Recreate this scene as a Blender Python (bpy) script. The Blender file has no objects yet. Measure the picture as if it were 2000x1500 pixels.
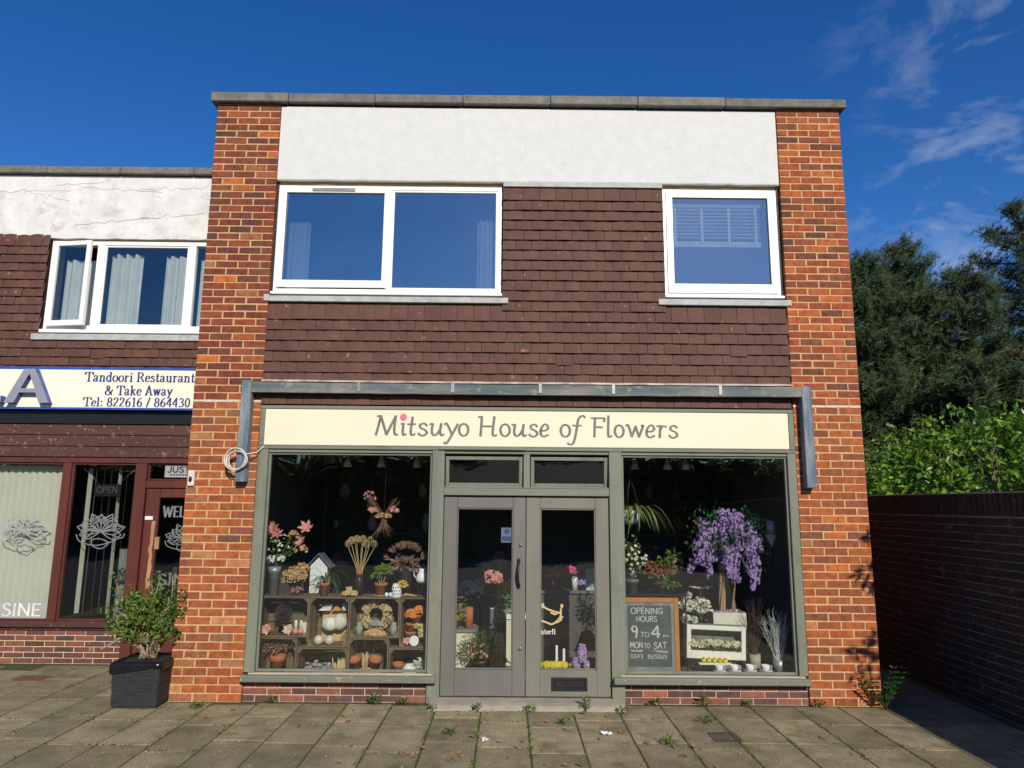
import bpy, math, random
from mathutils import Vector as V, Matrix as MX, noise as NZ
R = random.Random(11)
PI = math.pi
S = bpy.context.scene
COL = S.collection
rad = math.radians

# ------------------------------------------------------------------ camera
cam = bpy.data.cameras.new('camera'); camo = bpy.data.objects.new('camera', cam); COL.objects.link(camo)
S.camera = camo
cam.sensor_width = 36.0; cam.lens = 1387 / 2000 * 36; cam.clip_end = 2000; cam.clip_start = 0.05
def _axes(p, y, r):
    def ray(a, b):
        cr, sr, cp, sp, c, s = math.cos(r), math.sin(r), math.cos(p), math.sin(p), math.cos(y), math.sin(y)
        u = cr * a - sr * b; v = sr * a + cr * b
        yy = cp - sp * v; zz = sp + cp * v
        return V((c * u + s * yy, -s * u + c * yy, zz))
    f = ray(0, 0); return (ray(1, 0) - f).normalized(), (ray(0, 1) - f).normalized(), f.normalized()
_r, _u, _f = _axes(0.167954, 0.0046236, 0.0084555)
camo.matrix_world = MX(((_r.x, _u.x, -_f.x, -0.1863), (_r.y, _u.y, -_f.y, -6.9049), (_r.z, _u.z, -_f.z, 1.8054), (0, 0, 0, 1)))

# ------------------------------------------------------------------ sky and sun
SUN = V((0.225, -0.836, 0.5)).normalized()
w = bpy.data.worlds.new('World'); S.world = w; w.use_nodes = True
nt = w.node_tree; bg = nt.nodes['Background']
def N(tree, t, **k):
    n = tree.nodes.new(t)
    for a, b in k.items(): setattr(n, a, b)
    return n
def L(tree, a, b): tree.links.new(a, b)
sk = N(nt, 'ShaderNodeTexSky', sky_type='NISHITA'); sk.sun_disc = False
sk.sun_elevation = math.asin(SUN.z); sk.sun_rotation = math.atan2(SUN.x, SUN.y)
sk.altitude = 300; sk.air_density = 1.0; sk.dust_density = 0.15; sk.ozone_density = 4.0
tc = N(nt, 'ShaderNodeTexCoord')
mp = N(nt, 'ShaderNodeMapping'); mp.inputs['Scale'].default_value = (1.0, 1.0, 2.0); mp.inputs['Rotation'].default_value = (0, rad(-35), 0)
L(nt, tc.outputs['Generated'], mp.inputs[0])
n1 = N(nt, 'ShaderNodeTexNoise'); n1.inputs['Scale'].default_value = 6.2; n1.inputs['Detail'].default_value = 6; n1.inputs['Roughness'].default_value = .6; n1.inputs['Distortion'].default_value = .5
L(nt, mp.outputs[0], n1.inputs['Vector'])
sx_ = N(nt, 'ShaderNodeSeparateXYZ'); L(nt, tc.outputs['Generated'], sx_.inputs[0])
r1 = N(nt, 'ShaderNodeMapRange'); r1.inputs[1].default_value = .49; r1.inputs[2].default_value = .93
L(nt, n1.outputs[0], r1.inputs[0])
r2 = N(nt, 'ShaderNodeMapRange'); r2.inputs[1].default_value = .30; r2.inputs[2].default_value = .62; r2.interpolation_type = 'SMOOTHSTEP'
L(nt, sx_.outputs[0], r2.inputs[0])
mu = N(nt, 'ShaderNodeMath', operation='MULTIPLY'); L(nt, r1.outputs[0], mu.inputs[0]); L(nt, r2.outputs[0], mu.inputs[1])
hs = N(nt, 'ShaderNodeHueSaturation'); hs.inputs['Hue'].default_value = .512; hs.inputs['Saturation'].default_value = 1.30; hs.inputs['Value'].default_value = 1.0
L(nt, sk.outputs[0], hs.inputs['Color'])
mxw = N(nt, 'ShaderNodeMix', data_type='RGBA'); mxw.inputs[7].default_value = (6.6, 7.0, 7.6, 1)
L(nt, mu.outputs[0], mxw.inputs[0]); L(nt, hs.outputs[0], mxw.inputs[6]); L(nt, mxw.outputs[2], bg.inputs[0])
bg.inputs[1].default_value = 0.10
sl = bpy.data.lights.new('sun', 'SUN'); sl.energy = 4.2; sl.angle = rad(.53); sl.color = (1, .90, .74)
so = bpy.data.objects.new('sun', sl); COL.objects.link(so); so.rotation_euler = SUN.to_track_quat('Z', 'Y').to_euler(); so.location = (3, -12, 8)
S.view_settings.view_transform = 'Standard'; S.view_settings.look = 'None'; S.view_settings.exposure = 0.25; S.view_settings.gamma = 1
S.render.engine = 'CYCLES'
S.cycles.max_bounces = 8; S.cycles.transparent_max_bounces = 16

# ------------------------------------------------------------------ materials
MATS = {}
def mat(name, c, c2=None, scale=9, rough=.75, bump=0, bs=60, metal=0, obj=0., isl=0., stretch=None, detail=5, lo=.35, hi=.68, transl=0, spec=.35, ramp=None, spots=None, coat=0):
    """procedural surface: two-tone noise, per-object / per-island tone shift, noise relief, optional spots"""
    if name in MATS: return MATS[name]
    m = bpy.data.materials.new(name); m.use_nodes = True; t = m.node_tree; b = t.nodes['Principled BSDF']; MATS[name] = m
    geo = N(t, 'ShaderNodeNewGeometry'); vec = geo.outputs['Position']
    if stretch:
        mpn = N(t, 'ShaderNodeMapping'); mpn.inputs['Scale'].default_value = stretch; L(t, vec, mpn.inputs[0]); vec = mpn.outputs[0]
    no = N(t, 'ShaderNodeTexNoise'); no.inputs['Scale'].default_value = scale; no.inputs['Detail'].default_value = detail; no.inputs['Roughness'].default_value = .62
    L(t, vec, no.inputs['Vector'])
    if c2 is None: c2 = tuple(x * .72 for x in c)
    mr = N(t, 'ShaderNodeMapRange'); mr.inputs[1].default_value = lo; mr.inputs[2].default_value = hi; L(t, no.outputs[0], mr.inputs[0])
    mx = N(t, 'ShaderNodeMix', data_type='RGBA'); mx.inputs[6].default_value = (*c, 1); mx.inputs[7].default_value = (*c2, 1)
    L(t, mr.outputs[0], mx.inputs[0]); col = mx.outputs[2]
    if obj or isl or ramp:
        oi = N(t, 'ShaderNodeObjectInfo'); ad = N(t, 'ShaderNodeMath', operation='ADD'); L(t, oi.outputs['Random'], ad.inputs[0]); L(t, geo.outputs['Random Per Island'], ad.inputs[1])
        fr = N(t, 'ShaderNodeMath', operation='FRACT'); L(t, ad.outputs[0], fr.inputs[0]); rnd = fr.outputs[0]
        if ramp:
            cr = N(t, 'ShaderNodeValToRGB'); cr.color_ramp.interpolation = 'LINEAR'; el = cr.color_ramp.elements
            while len(el) < len(ramp): el.new(.5)
            for e, (p_, cc) in zip(el, ramp): e.position = p_; e.color = (*cc, 1)
            L(t, rnd, cr.inputs[0])
            m2 = N(t, 'ShaderNodeMix', data_type='RGBA', blend_type='MULTIPLY'); m2.inputs[0].default_value = 1
            L(t, col, m2.inputs[6]); L(t, cr.outputs[0], m2.inputs[7]); col = m2.outputs[2]
        a = obj or isl
        if a:
            k = N(t, 'ShaderNodeMath', operation='MULTIPLY'); k.inputs[1].default_value = 7.13; L(t, rnd, k.inputs[0])
            k2 = N(t, 'ShaderNodeMath', operation='FRACT'); L(t, k.outputs[0], k2.inputs[0])
            k3 = N(t, 'ShaderNodeMapRange'); k3.inputs[3].default_value = 1 - a; k3.inputs[4].default_value = 1 + a; L(t, k2.outputs[0], k3.inputs[0])
            h = N(t, 'ShaderNodeHueSaturation'); L(t, k3.outputs[0], h.inputs['Value']); L(t, col, h.inputs['Color']); col = h.outputs[0]
    for sp in (spots or []):   # (colour, scale, threshold, softness, amount)
        sc, ss, th, sf, am = sp
        n_ = N(t, 'ShaderNodeTexNoise'); n_.inputs['Scale'].default_value = ss; n_.inputs['Detail'].default_value = 4; n_.inputs['Roughness'].default_value = .7
        L(t, geo.outputs['Position'], n_.inputs['Vector'])
        q = N(t, 'ShaderNodeMapRange'); q.inputs[1].default_value = th; q.inputs[2].default_value = th + sf; q.inputs[4].default_value = am; L(t, n_.outputs[0], q.inputs[0])
        m3 = N(t, 'ShaderNodeMix', data_type='RGBA'); m3.inputs[7].default_value = (*sc, 1); L(t, q.outputs[0], m3.inputs[0]); L(t, col, m3.inputs[6]); col = m3.outputs[2]
    L(t, col, b.inputs['Base Color']); b.inputs['Roughness'].default_value = rough; b.inputs['Metallic'].default_value = metal
    b.inputs['Specular IOR Level'].default_value = spec
    if coat: b.inputs['Coat Weight'].default_value = coat
    if bump:
        bn = N(t, 'ShaderNodeTexNoise'); bn.inputs['Scale'].default_value = bs; bn.inputs['Detail'].default_value = 4; L(t, vec, bn.inputs['Vector'])
        bp = N(t, 'ShaderNodeBump'); bp.inputs['Strength'].default_value = min(1, bump); bp.inputs['Distance'].default_value = .004 * max(1, bump); L(t, bn.outputs[0], bp.inputs['Height']); L(t, bp.outputs[0], b.inputs['Normal'])
    if transl:
        tl = N(t, 'ShaderNodeBsdfTranslucent'); L(t, col, tl.inputs[0]); ms = N(t, 'ShaderNodeMixShader'); ms.inputs[0].default_value = transl
        out = t.nodes['Material Output']; L(t, b.outputs[0], ms.inputs[1]); L(t, tl.outputs[0], ms.inputs[2]); L(t, ms.outputs[0], out.inputs[0])
    return m
def glass(name, f0=.045, tint=(1, 1, 1), trans=(.94, .96, .95)):
    m = bpy.data.materials.new(name); m.use_nodes = True; t = m.node_tree; t.nodes.remove(t.nodes['Principled BSDF']); out = t.nodes['Material Output']
    lw = N(t, 'ShaderNodeLayerWeight'); lw.inputs[0].default_value = .5
    p = N(t, 'ShaderNodeMath', operation='POWER'); p.inputs[1].default_value = 5; L(t, lw.outputs['Facing'], p.inputs[0])
    a = N(t, 'ShaderNodeMath', operation='MULTIPLY_ADD'); a.inputs[1].default_value = 1 - f0; a.inputs[2].default_value = f0; L(t, p.outputs[0], a.inputs[0])
    ge = N(t, 'ShaderNodeNewGeometry'); nn = N(t, 'ShaderNodeTexNoise'); nn.inputs['Scale'].default_value = 1.6; nn.inputs['Detail'].default_value = 1; L(t, ge.outputs['Position'], nn.inputs['Vector'])
    bm_ = N(t, 'ShaderNodeBump'); bm_.inputs['Strength'].default_value = .35; bm_.inputs['Distance'].default_value = .02; L(t, nn.outputs[0], bm_.inputs['Height'])
    g = N(t, 'ShaderNodeBsdfGlossy'); L(t, bm_.outputs[0], g.inputs['Normal']); g.inputs['Roughness'].default_value = .0; g.inputs[0].default_value = (*tint, 1)
    tr = N(t, 'ShaderNodeBsdfTransparent'); tr.inputs[0].default_value = (*trans, 1)
    ms = N(t, 'ShaderNodeMixShader'); L(t, a.outputs[0], ms.inputs[0]); L(t, tr.outputs[0], ms.inputs[1]); L(t, g.outputs[0], ms.inputs[2]); L(t, ms.outputs[0], out.inputs[0])
    return m
BR = [(0, (.47, .15, .055)), (.25, (.38, .11, .045)), (.42, (.57, .175, .05)), (.55, (.30, .092, .048)), (.68, (.45, .138, .052)), (.8, (.24, .085, .06)), (.88, (.36, .12, .06)), (.95, (.56, .27, .13)), (1, (.17, .085, .075))]
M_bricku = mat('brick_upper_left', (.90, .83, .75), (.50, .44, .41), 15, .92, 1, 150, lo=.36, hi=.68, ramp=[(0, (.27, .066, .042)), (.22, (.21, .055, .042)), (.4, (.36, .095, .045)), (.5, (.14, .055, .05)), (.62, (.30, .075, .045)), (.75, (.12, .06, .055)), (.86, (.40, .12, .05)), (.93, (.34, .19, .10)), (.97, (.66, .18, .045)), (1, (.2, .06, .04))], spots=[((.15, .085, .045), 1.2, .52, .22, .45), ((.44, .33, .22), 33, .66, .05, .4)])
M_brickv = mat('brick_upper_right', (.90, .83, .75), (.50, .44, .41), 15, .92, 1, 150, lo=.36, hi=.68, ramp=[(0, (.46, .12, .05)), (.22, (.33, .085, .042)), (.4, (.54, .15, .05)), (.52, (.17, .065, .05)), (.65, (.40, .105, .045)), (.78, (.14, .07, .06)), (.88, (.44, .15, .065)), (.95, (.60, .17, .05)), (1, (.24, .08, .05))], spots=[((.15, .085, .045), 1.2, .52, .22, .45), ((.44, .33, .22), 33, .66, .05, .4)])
LICH = [((.55, .52, .42), 34, .63, .05, .0)]
M_brick = mat('brick_red', (.90, .83, .75), (.50, .44, .41), 15, .92, 1, 150, lo=.36, hi=.68, ramp=BR, spots=[((.15, .085, .045), 1.2, .52, .22, .45), ((.44, .33, .22), 33, .66, .05, .4)])
def brick_lichen():
    m = mat('brick_lichen', (.90, .83, .75), (.50, .44, .41), 15, .92, 1, 150, lo=.36, hi=.68, ramp=BR, spots=[((.42, .39, .30), 48, .57, .07, .75), ((.46, .29, .04), 9, .63, .06, .7), ((.17, .13, .05), 5, .48, .18, .6)])
    return m
M_brickl = brick_lichen()
M_brickw = mat('brick_whitened', (.90, .83, .75), (.50, .44, .41), 15, .92, 1, 150, lo=.36, hi=.68, ramp=BR, spots=[((.50, .40, .32), 21, .58, .12, .5)])
BD = [(0, (.13, .06, .055)), (.2, (.09, .05, .055)), (.45, (.24, .09, .06)), (.65, (.07, .05, .06)), (.85, (.30, .11, .07)), (1, (.11, .06, .06))]
M_brickd = mat('brick_plinth', (1, 1, 1), (.7, .65, .65), 20, .85, .5, 110, ramp=BD, spots=[((.5, .42, .36), 13, .62, .1, .35)])
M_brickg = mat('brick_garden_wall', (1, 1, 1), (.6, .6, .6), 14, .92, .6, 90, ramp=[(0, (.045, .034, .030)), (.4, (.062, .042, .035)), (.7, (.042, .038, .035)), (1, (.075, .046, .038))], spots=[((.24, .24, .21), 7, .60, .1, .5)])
M_mort = mat('mortar', (.57, .375, .18), (.42, .28, .14), 22, .95, .5, 160)
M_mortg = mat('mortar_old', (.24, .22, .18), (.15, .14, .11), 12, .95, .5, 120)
M_tile = mat('clay_tile', (.108, .051, .038), (.080, .038, .030), 4, .7, .35, 90, obj=.10, spots=[((.33, .15, .085), 11, .655, .03, .75), ((.20, .15, .145), 3.2, .60, .2, .35), ((.42, .38, .36), 70, .72, .03, .5)], spec=.25)
M_tileb = mat('tile_backing', (.03, .016, .014))
M_render = mat('white_render', (.60, .61, .615), (.545, .555, .56), 9, .94, 1, 60, lo=.4, hi=.75, spots=[((.48, .49, .50), 3.4, .56, .3, .4), ((.40, .39, .385), 60, .64, .1, .35)])
M_renderd = mat('dirty_render', (.70, .70, .70), (.55, .55, .56), 4, .92, .6, 60, spots=[((.33, .33, .35), 5, .52, .22, .75), ((.25, .25, .26), 38, .62, .1, .45)])
M_cope = mat('coping_concrete', (.19, .185, .165), (.11, .11, .10), 11, .95, .6, 70, obj=.1, spots=[((.12, .14, .06), 18, .58, .12, .55), ((.55, .54, .5), 60, .70, .04, .6)])
M_upvc = mat('white_upvc', (.82, .82, .83), (.79, .79, .80), 3, .32, spec=.5)
M_gasket = mat('black_gasket', (.02, .02, .022), rough=.6)
M_lead = mat('lead_flashing', (.42, .43, .43), (.30, .31, .31), 9, .6, .6, 28, spots=[((.62, .62, .6), 14, .56, .15, .5)])
M_paint = mat('sage_green_paint', (.18, .195, .152), (.13, .145, .118), 6, .6, .5, 45, stretch=(1, 1, .12), spots=[((.11, .105, .08), 2.6, .54, .15, .5), ((.30, .28, .23), 55, .72, .03, .5)])
M_paint_h = mat('sage_green_rail', (.18, .195, .152), (.13, .145, .118), 6, .6, .5, 45, stretch=(.12, 1, 1), spots=[((.11, .105, .08), 2.6, .54, .15, .5), ((.34, .30, .24), 50, .71, .03, .5)])
M_doorg = mat('grey_door_paint', (.145, .142, .132), (.118, .116, .108), 4, .55, .4, 40, stretch=(1, 1, .2), spots=[((.10, .095, .085), 3, .55, .12, .4), ((.28, .26, .22), 60, .72, .03, .4)])
M_doorg2 = mat('green_grey_door_paint', (.175, .178, .145), (.145, .148, .122), 5, .5, .25, 40, stretch=(1, 1, .2), spots=[((.09, .085, .07), 7, .64, .1, .5)])
M_sill = mat('worn_sill_paint', (.17, .18, .145), (.13, .14, .115), 5, .6, .35, 50, stretch=(.15, 1, 1), spots=[((.42, .36, .28), 16, .60, .06, .8)])
M_cream = mat('cream_sign_board', (.74, .675, .52), (.715, .65, .495), 1.2, .45)
M_letter = mat('grey_lettering', (.17, .165, .155), rough=.5)
M_pink = mat('pink_dot', (.70, .20, .22), rough=.5)
M_wood = mat('blue_weathered_timber', (.085, .115, .135), (.20, .205, .185), 9, .85, .7, 40, stretch=(.14, 1, 1), lo=.4, hi=.62, spots=[((.33, .28, .19), 9, .56, .09, .6), ((.10, .11, .06), 5, .55, .1, .5)])
M_woodv = mat('blue_weathered_post', (.09, .135, .19), (.25, .27, .28), 13, .85, .7, 40, stretch=(1, 1, .14), lo=.4, hi=.62, spots=[((.32, .29, .24), 12, .64, .07, .5)])
M_steel = mat('galvanised_steel', (.34, .34, .32), (.24, .24, .23), 14, .4, metal=.7)
M_dark = mat('shop_dark_paint', (.22, .23, .22), (.18, .19, .185), 2, .8)
M_floor = mat('shop_floor', (.19, .18, .165), (.14, .135, .125), 9, .7)
M_room = mat('upstairs_room_paint', (.06, .06, .062), rough=.9)
M_glass = glass('shop_glass', .075)
M_glassu = glass('double_glazing', .30, (.95, .97, .96), (.80, .85, .88))
M_glassn = glass('neighbour_glazing', .09, (.9, .96, 1.0), (.88, .92, .93))
M_conc = mat('step_concrete', (.33, .30, .24), (.24, .22, .18), 7, .95, .7, 80, spots=[((.14, .15, .08), 9, .60, .1, .5)])
M_flag = mat('paving_flag', (.37, .315, .195), (.24, .208, .13), 5, .95, 1, 190, obj=.2, spec=.1, spots=[((.07, .062, .05), 110, .50, .08, .8), ((.52, .48, .40), 85, .61, .05, .8), ((.09, .11, .04), 3.5, .53, .14, .55), ((.10, .085, .06), 1.7, .46, .2, .5)])
M_soil = mat('joint_soil', (.055, .048, .028), (.07, .095, .022), 7, .95, .6, 120)
M_tarmac = mat('tarmac', (.055, .054, .052), (.04, .04, .04), 30, .9, .6, 160)
M_black = mat('black_plastic', (.018, .018, .02), rough=.35)
M_iron = mat('black_iron', (.02, .02, .022), rough=.45, bump=.4, bs=60)

def foli(name, a, b, isl=.25, transl=.25, rough=.5, scale=3):
    return mat(name, a, b, scale, rough, isl=isl, transl=transl, spec=.4)

# ------------------------------------------------------------------ mesh building
class MB:
    def __init__(s): s.v = []; s.f = []; s.sm = []; s.x = None
    def add(s, vs, fs, smooth=False):
        o = len(s.v); x = s.x
        s.v += [tuple(x @ V(p)) for p in vs] if x is not None else [tuple(p) for p in vs]
        s.f += [tuple(i + o for i in f) for f in fs]; s.sm += [smooth] * len(fs); return s
    def box(s, x0, x1, y0, y1, z0, z1):
        return s.add([(x0, y0, z0), (x1, y0, z0), (x1, y1, z0), (x0, y1, z0), (x0, y0, z1), (x1, y0, z1), (x1, y1, z1), (x0, y1, z1)],
                     [(0, 3, 2, 1), (4, 5, 6, 7), (0, 1, 5, 4), (1, 2, 6, 5), (2, 3, 7, 6), (3, 0, 4, 7)])
    def cbox(s, x0, x1, y0, y1, z0, z1, c=.006):
        """box with chamfered edges"""
        vs = []; 
        for sx in (0, 1):
            for sy in (0, 1):
                for sz in (0, 1):
                    X, Y, Z = (x0, x1)[sx], (y0, y1)[sy], (z0, z1)[sz]; dx, dy, dz = c * (1 - 2 * sx), c * (1 - 2 * sy), c * (1 - 2 * sz)
                    vs += [(X, Y + dy, Z + dz), (X + dx, Y, Z + dz), (X + dx, Y + dy, Z)]
        i = lambda sx, sy, sz, k: (sx * 4 + sy * 2 + sz) * 3 + k
        fs = []
        for q in (0, 1):
            a = [i(q, 0, 0, 0), i(q, 1, 0, 0), i(q, 1, 1, 0), i(q, 0, 1, 0)]; fs.append(tuple(a if q else a[::-1]))
            a = [i(0, q, 0, 1), i(1, q, 0, 1), i(1, q, 1, 1), i(0, q, 1, 1)]; fs.append(tuple(a[::-1] if q else a))
            a = [i(0, 0, q, 2), i(1, 0, q, 2), i(1, 1, q, 2), i(0, 1, q, 2)]; fs.append(tuple(a if q else a[::-1]))
        for a_ in (0, 1):
            for b_ in (0, 1):
                fs.append((i(a_, b_, 0, 0), i(a_, b_, 1, 0), i(a_, b_, 1, 1), i(a_, b_, 0, 1)))
                fs.append((i(a_, 0, b_, 0), i(a_, 1, b_, 0), i(a_, 1, b_, 2), i(a_, 0, b_, 2)))
                fs.append((i(0, a_, b_, 1), i(1, a_, b_, 1), i(1, a_, b_, 2), i(0, a_, b_, 2)))
                for c_ in (0, 1): fs.append((i(a_, b_, c_, 0), i(a_, b_, c_, 1), i(a_, b_, c_, 2)))
        return s.add(vs, fs)
    def frame(s, x0, x1, z0, z1, wd, y0, y1, wb=None, c=.004):
        """rectangular frame in the XZ plane, members butted"""
        wb = wb or wd
        s.cbox(x0, x0 + wd, y0, y1, z0, z1, c); s.cbox(x1 - wd, x1, y0, y1, z0, z1, c)
        s.cbox(x0 + wd, x1 - wd, y0 + .0015, y1 - .0015, z1 - wd, z1, c); return s.cbox(x0 + wd, x1 - wd, y0 + .0015, y1 - .0015, z0, z0 + wb, c)
    def tube(s, pts, r, n=6, cap=True, smooth=True):
        pts = [V(p) for p in pts]; rs = r if isinstance(r, (list, tuple)) else [r] * len(pts); vs = []; fs = []; u = None
        for k, p in enumerate(pts):
            d = (pts[min(k + 1, len(pts) - 1)] - pts[max(k - 1, 0)]).normalized()
            if u is None: u = d.orthogonal().normalized()
            u = (u - d * u.dot(d)); u = u.normalized() if u.length > 1e-6 else d.orthogonal().normalized()
            v = d.cross(u)
            for j in range(n): a = 2 * PI * j / n; vs.append(p + (u * math.cos(a) + v * math.sin(a)) * rs[k])
        for k in range(len(pts) - 1):
            for j in range(n): fs.append((k * n + j, k * n + (j + 1) % n, (k + 1) * n + (j + 1) % n, (k + 1) * n + j))
        if cap: fs += [tuple(range(n))[::-1], tuple((len(pts) - 1) * n + j for j in range(n))]
        return s.add(vs, fs, smooth)
    def lathe(s, prof, o=(0, 0, 0), n=20, sx=1, sy=1, smooth=True):
        vs = []; fs = []
        for r, z in prof:
            for j in range(n): a = 2 * PI * j / n; vs.append((o[0] + r * sx * math.cos(a), o[1] + r * sy * math.sin(a), o[2] + z))
        for k in range(len(prof) - 1):
            for j in range(n): fs.append((k * n + j, k * n + (j + 1) % n, (k + 1) * n + (j + 1) % n, (k + 1) * n + j))
        return s.add(vs, fs, smooth)
    def blob(s, c, r, n=8, m=6, nz=.15, seed=0):
        if not isinstance(r, (tuple, list)): r = (r, r, r)
        vs = []; fs = []
        for i in range(m + 1):
            ph = PI * i / m
            for j in range(n):
                a = 2 * PI * j / n; d = V((math.sin(ph) * math.cos(a), math.sin(ph) * math.sin(a), math.cos(ph)))
                k = 1 + nz * NZ.noise(d * 2.3 + V((seed, seed * 1.7, 0))); vs.append((c[0] + d.x * r[0] * k, c[1] + d.y * r[1] * k, c[2] + d.z * r[2] * k))
        for i in range(m):
            for j in range(n): fs.append((i * n + j, (i + 1) * n + j, (i + 1) * n + (j + 1) % n, i * n + (j + 1) % n))
        return s.add(vs, fs, True)
    def leaf(s, p, d, up, Ln, W, fold=.25, droop=.15):
        p = V(p); d = V(d).normalized(); up = V(up); sd = d.cross(up)
        sd = sd.normalized() if sd.length > 1e-5 else d.orthogonal().normalized(); n = sd.cross(d)
        m = p + d * Ln * .5 - n * W * fold; t = p + d * Ln - n * Ln * droop
        return s.add([p, p + d * Ln * .45 + sd * W * .5, m, p + d * Ln * .45 - sd * W * .5, t], [(0, 2, 1), (0, 3, 2), (1, 2, 4), (2, 3, 4)])
    def ribbon(s, pts, wd, up=(0, 0, 1)):
        vs = []; fs = []; pts = [V(p) for p in pts]; n = len(pts)
        for k, p in enumerate(pts):
            d = pts[min(k + 1, n - 1)] - pts[max(k - 1, 0)]; sd = d.cross(V(up)); sd = sd.normalized() if sd.length > 1e-6 else V((1, 0, 0))
            ww = wd * (.35 + .65 * math.sin(PI * min(1, .25 + .75 * k / (n - 1)))) if k < n - 1 else .0008
            vs += [p - sd * ww * .5, p - V((0, 0, ww * .2)), p + sd * ww * .5]
        for k in range(n - 1): a = 3 * k; fs += [(a, a + 1, a + 4, a + 3), (a + 1, a + 2, a + 5, a + 4)]
        return s.add(vs, fs, True)
    def flower(s, p, nrm, r, n=5, cup=.3, wd=.7):
        nrm = V(nrm).normalized(); u = nrm.orthogonal().normalized(); v = nrm.cross(u); a0 = R.random() * 6
        for k in range(n):
            a = a0 + 2 * PI * k / n; d = (u * math.cos(a) + v * math.sin(a)) * (1 - cup) + nrm * cup
            s.leaf(p, d, nrm, r, r * wd, -.12, .1)
        return s
    def obj(s, name, material, parent=None, base=None):
        me = bpy.data.meshes.new(name); off = wl(parent) if parent else (V(base) if base else V((0, 0, 0)))
        me.from_pydata([(a - off.x, b - off.y, c - off.z) for a, b, c in s.v], [], s.f); me.polygons.foreach_set('use_smooth', s.sm); me.materials.append(material); me.update()
        o = bpy.data.objects.new(name, me); COL.objects.link(o)
        if parent: o.parent = parent
        else: o.location = off
        return o
def wl(o):
    p = V((0, 0, 0))
    while o: p = p + o.location; o = o.parent
    return p
def tag(o, label, cat, group=None):
    o['label'] = label; o['category'] = cat
    if group: o['group'] = group
    return o
def thing(name, label, cat, loc=(0, 0, 0), group=None):
    o = bpy.data.objects.new(name, None); COL.objects.link(o); o.location = loc; o.empty_display_size = .1
    return tag(o, label, cat, group)
def struct(o): o['kind'] = 'structure'; return o
def stuff(o): o['kind'] = 'stuff'; return o
def inst(name, mesh, loc, parent=None, rot=None):
    o = bpy.data.objects.new(name, mesh); COL.objects.link(o); o.parent = parent
    o.location = V(loc) - (wl(parent) if parent else V((0, 0, 0)))
    if rot: o.rotation_euler = rot
    return o
def part(name, m, parent, fn):
    b = MB(); fn(b); return b.obj(name, m, parent)
def one(name, label, cat, m, base, fn, group=None):
    b = MB(); fn(b); return tag(b.obj(name, m, None, base), label, cat, group)
U = lambda a, b: R.uniform(a, b)
def rdir(zmin=-1):
    while 1:
        d = V((U(-1, 1), U(-1, 1), U(-1, 1)))
        if .05 < d.length < 1 and d.normalized().z >= zmin: return d.normalized()

# ------------------------------------------------------------------ stroke lettering
def crom(pts, k=6):
    if len(pts) < 3: return [V((a, b)) for a, b in pts]
    P = [V(p) for p in pts]; P = [P[0] * 2 - P[1]] + P + [P[-1] * 2 - P[-2]]; out = []
    for i in range(1, len(P) - 2):
        for j in range(k):
            t = j / k; a, b, c, d = P[i - 1:i + 3]
            out.append(.5 * ((2 * b) + (c - a) * t + (2 * a - 5 * b + 4 * c - d) * t * t + (3 * b - a - 3 * c + d) * t ** 3))
    return out + [P[-2]]
def ell(cx, cy, rx, ry, a0=0, a1=360, n=9): return [(cx + rx * math.cos(rad(a0 + (a1 - a0) * i / (n - 1))), cy + ry * math.sin(rad(a0 + (a1 - a0) * i / (n - 1)))) for i in range(n)]
def strokes(b, sts, fx, y, th, pv, ph, dep=.003):
    """pen strokes: pv = half width of upright strokes, ph = of level ones; fx maps glyph -> (X,Z)"""
    for q, st in enumerate(sts):
        P = [V(fx(p.x, p.y)) for p in crom(st)]; n = len(P); vs = []; yy = y - .0004 * q
        for k, p in enumerate(P):
            d = (P[min(k + 1, n - 1)] - P[max(k - 1, 0)]).normalized(); nn = V((-d.y, d.x)); hw = math.sqrt((pv * d.y) ** 2 + (ph * d.x) ** 2) * th
            e = d * (hw * .35 if k == n - 1 else -hw * .35 if k == 0 else 0)
            for sg, y_ in ((1, yy), (-1, yy), (-1, yy + dep), (1, yy + dep)): c = p + nn * hw * sg + e; vs.append((c.x, y_, c.y))
        fs = []
        for k in range(n - 1):
            a = 4 * k
            for j in range(4): fs.append((a + j, a + (j + 1) % 4, a + 4 + (j + 1) % 4, a + 4 + j))
        fs += [(3, 2, 1, 0), tuple(4 * (n - 1) + j for j in range(4))]
        b.add(vs, fs)
O_ = lambda w=1, h=.62: [ell(.5 * w, h / 2, .5 * w, h / 2, 90, 450, 13)]
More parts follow.
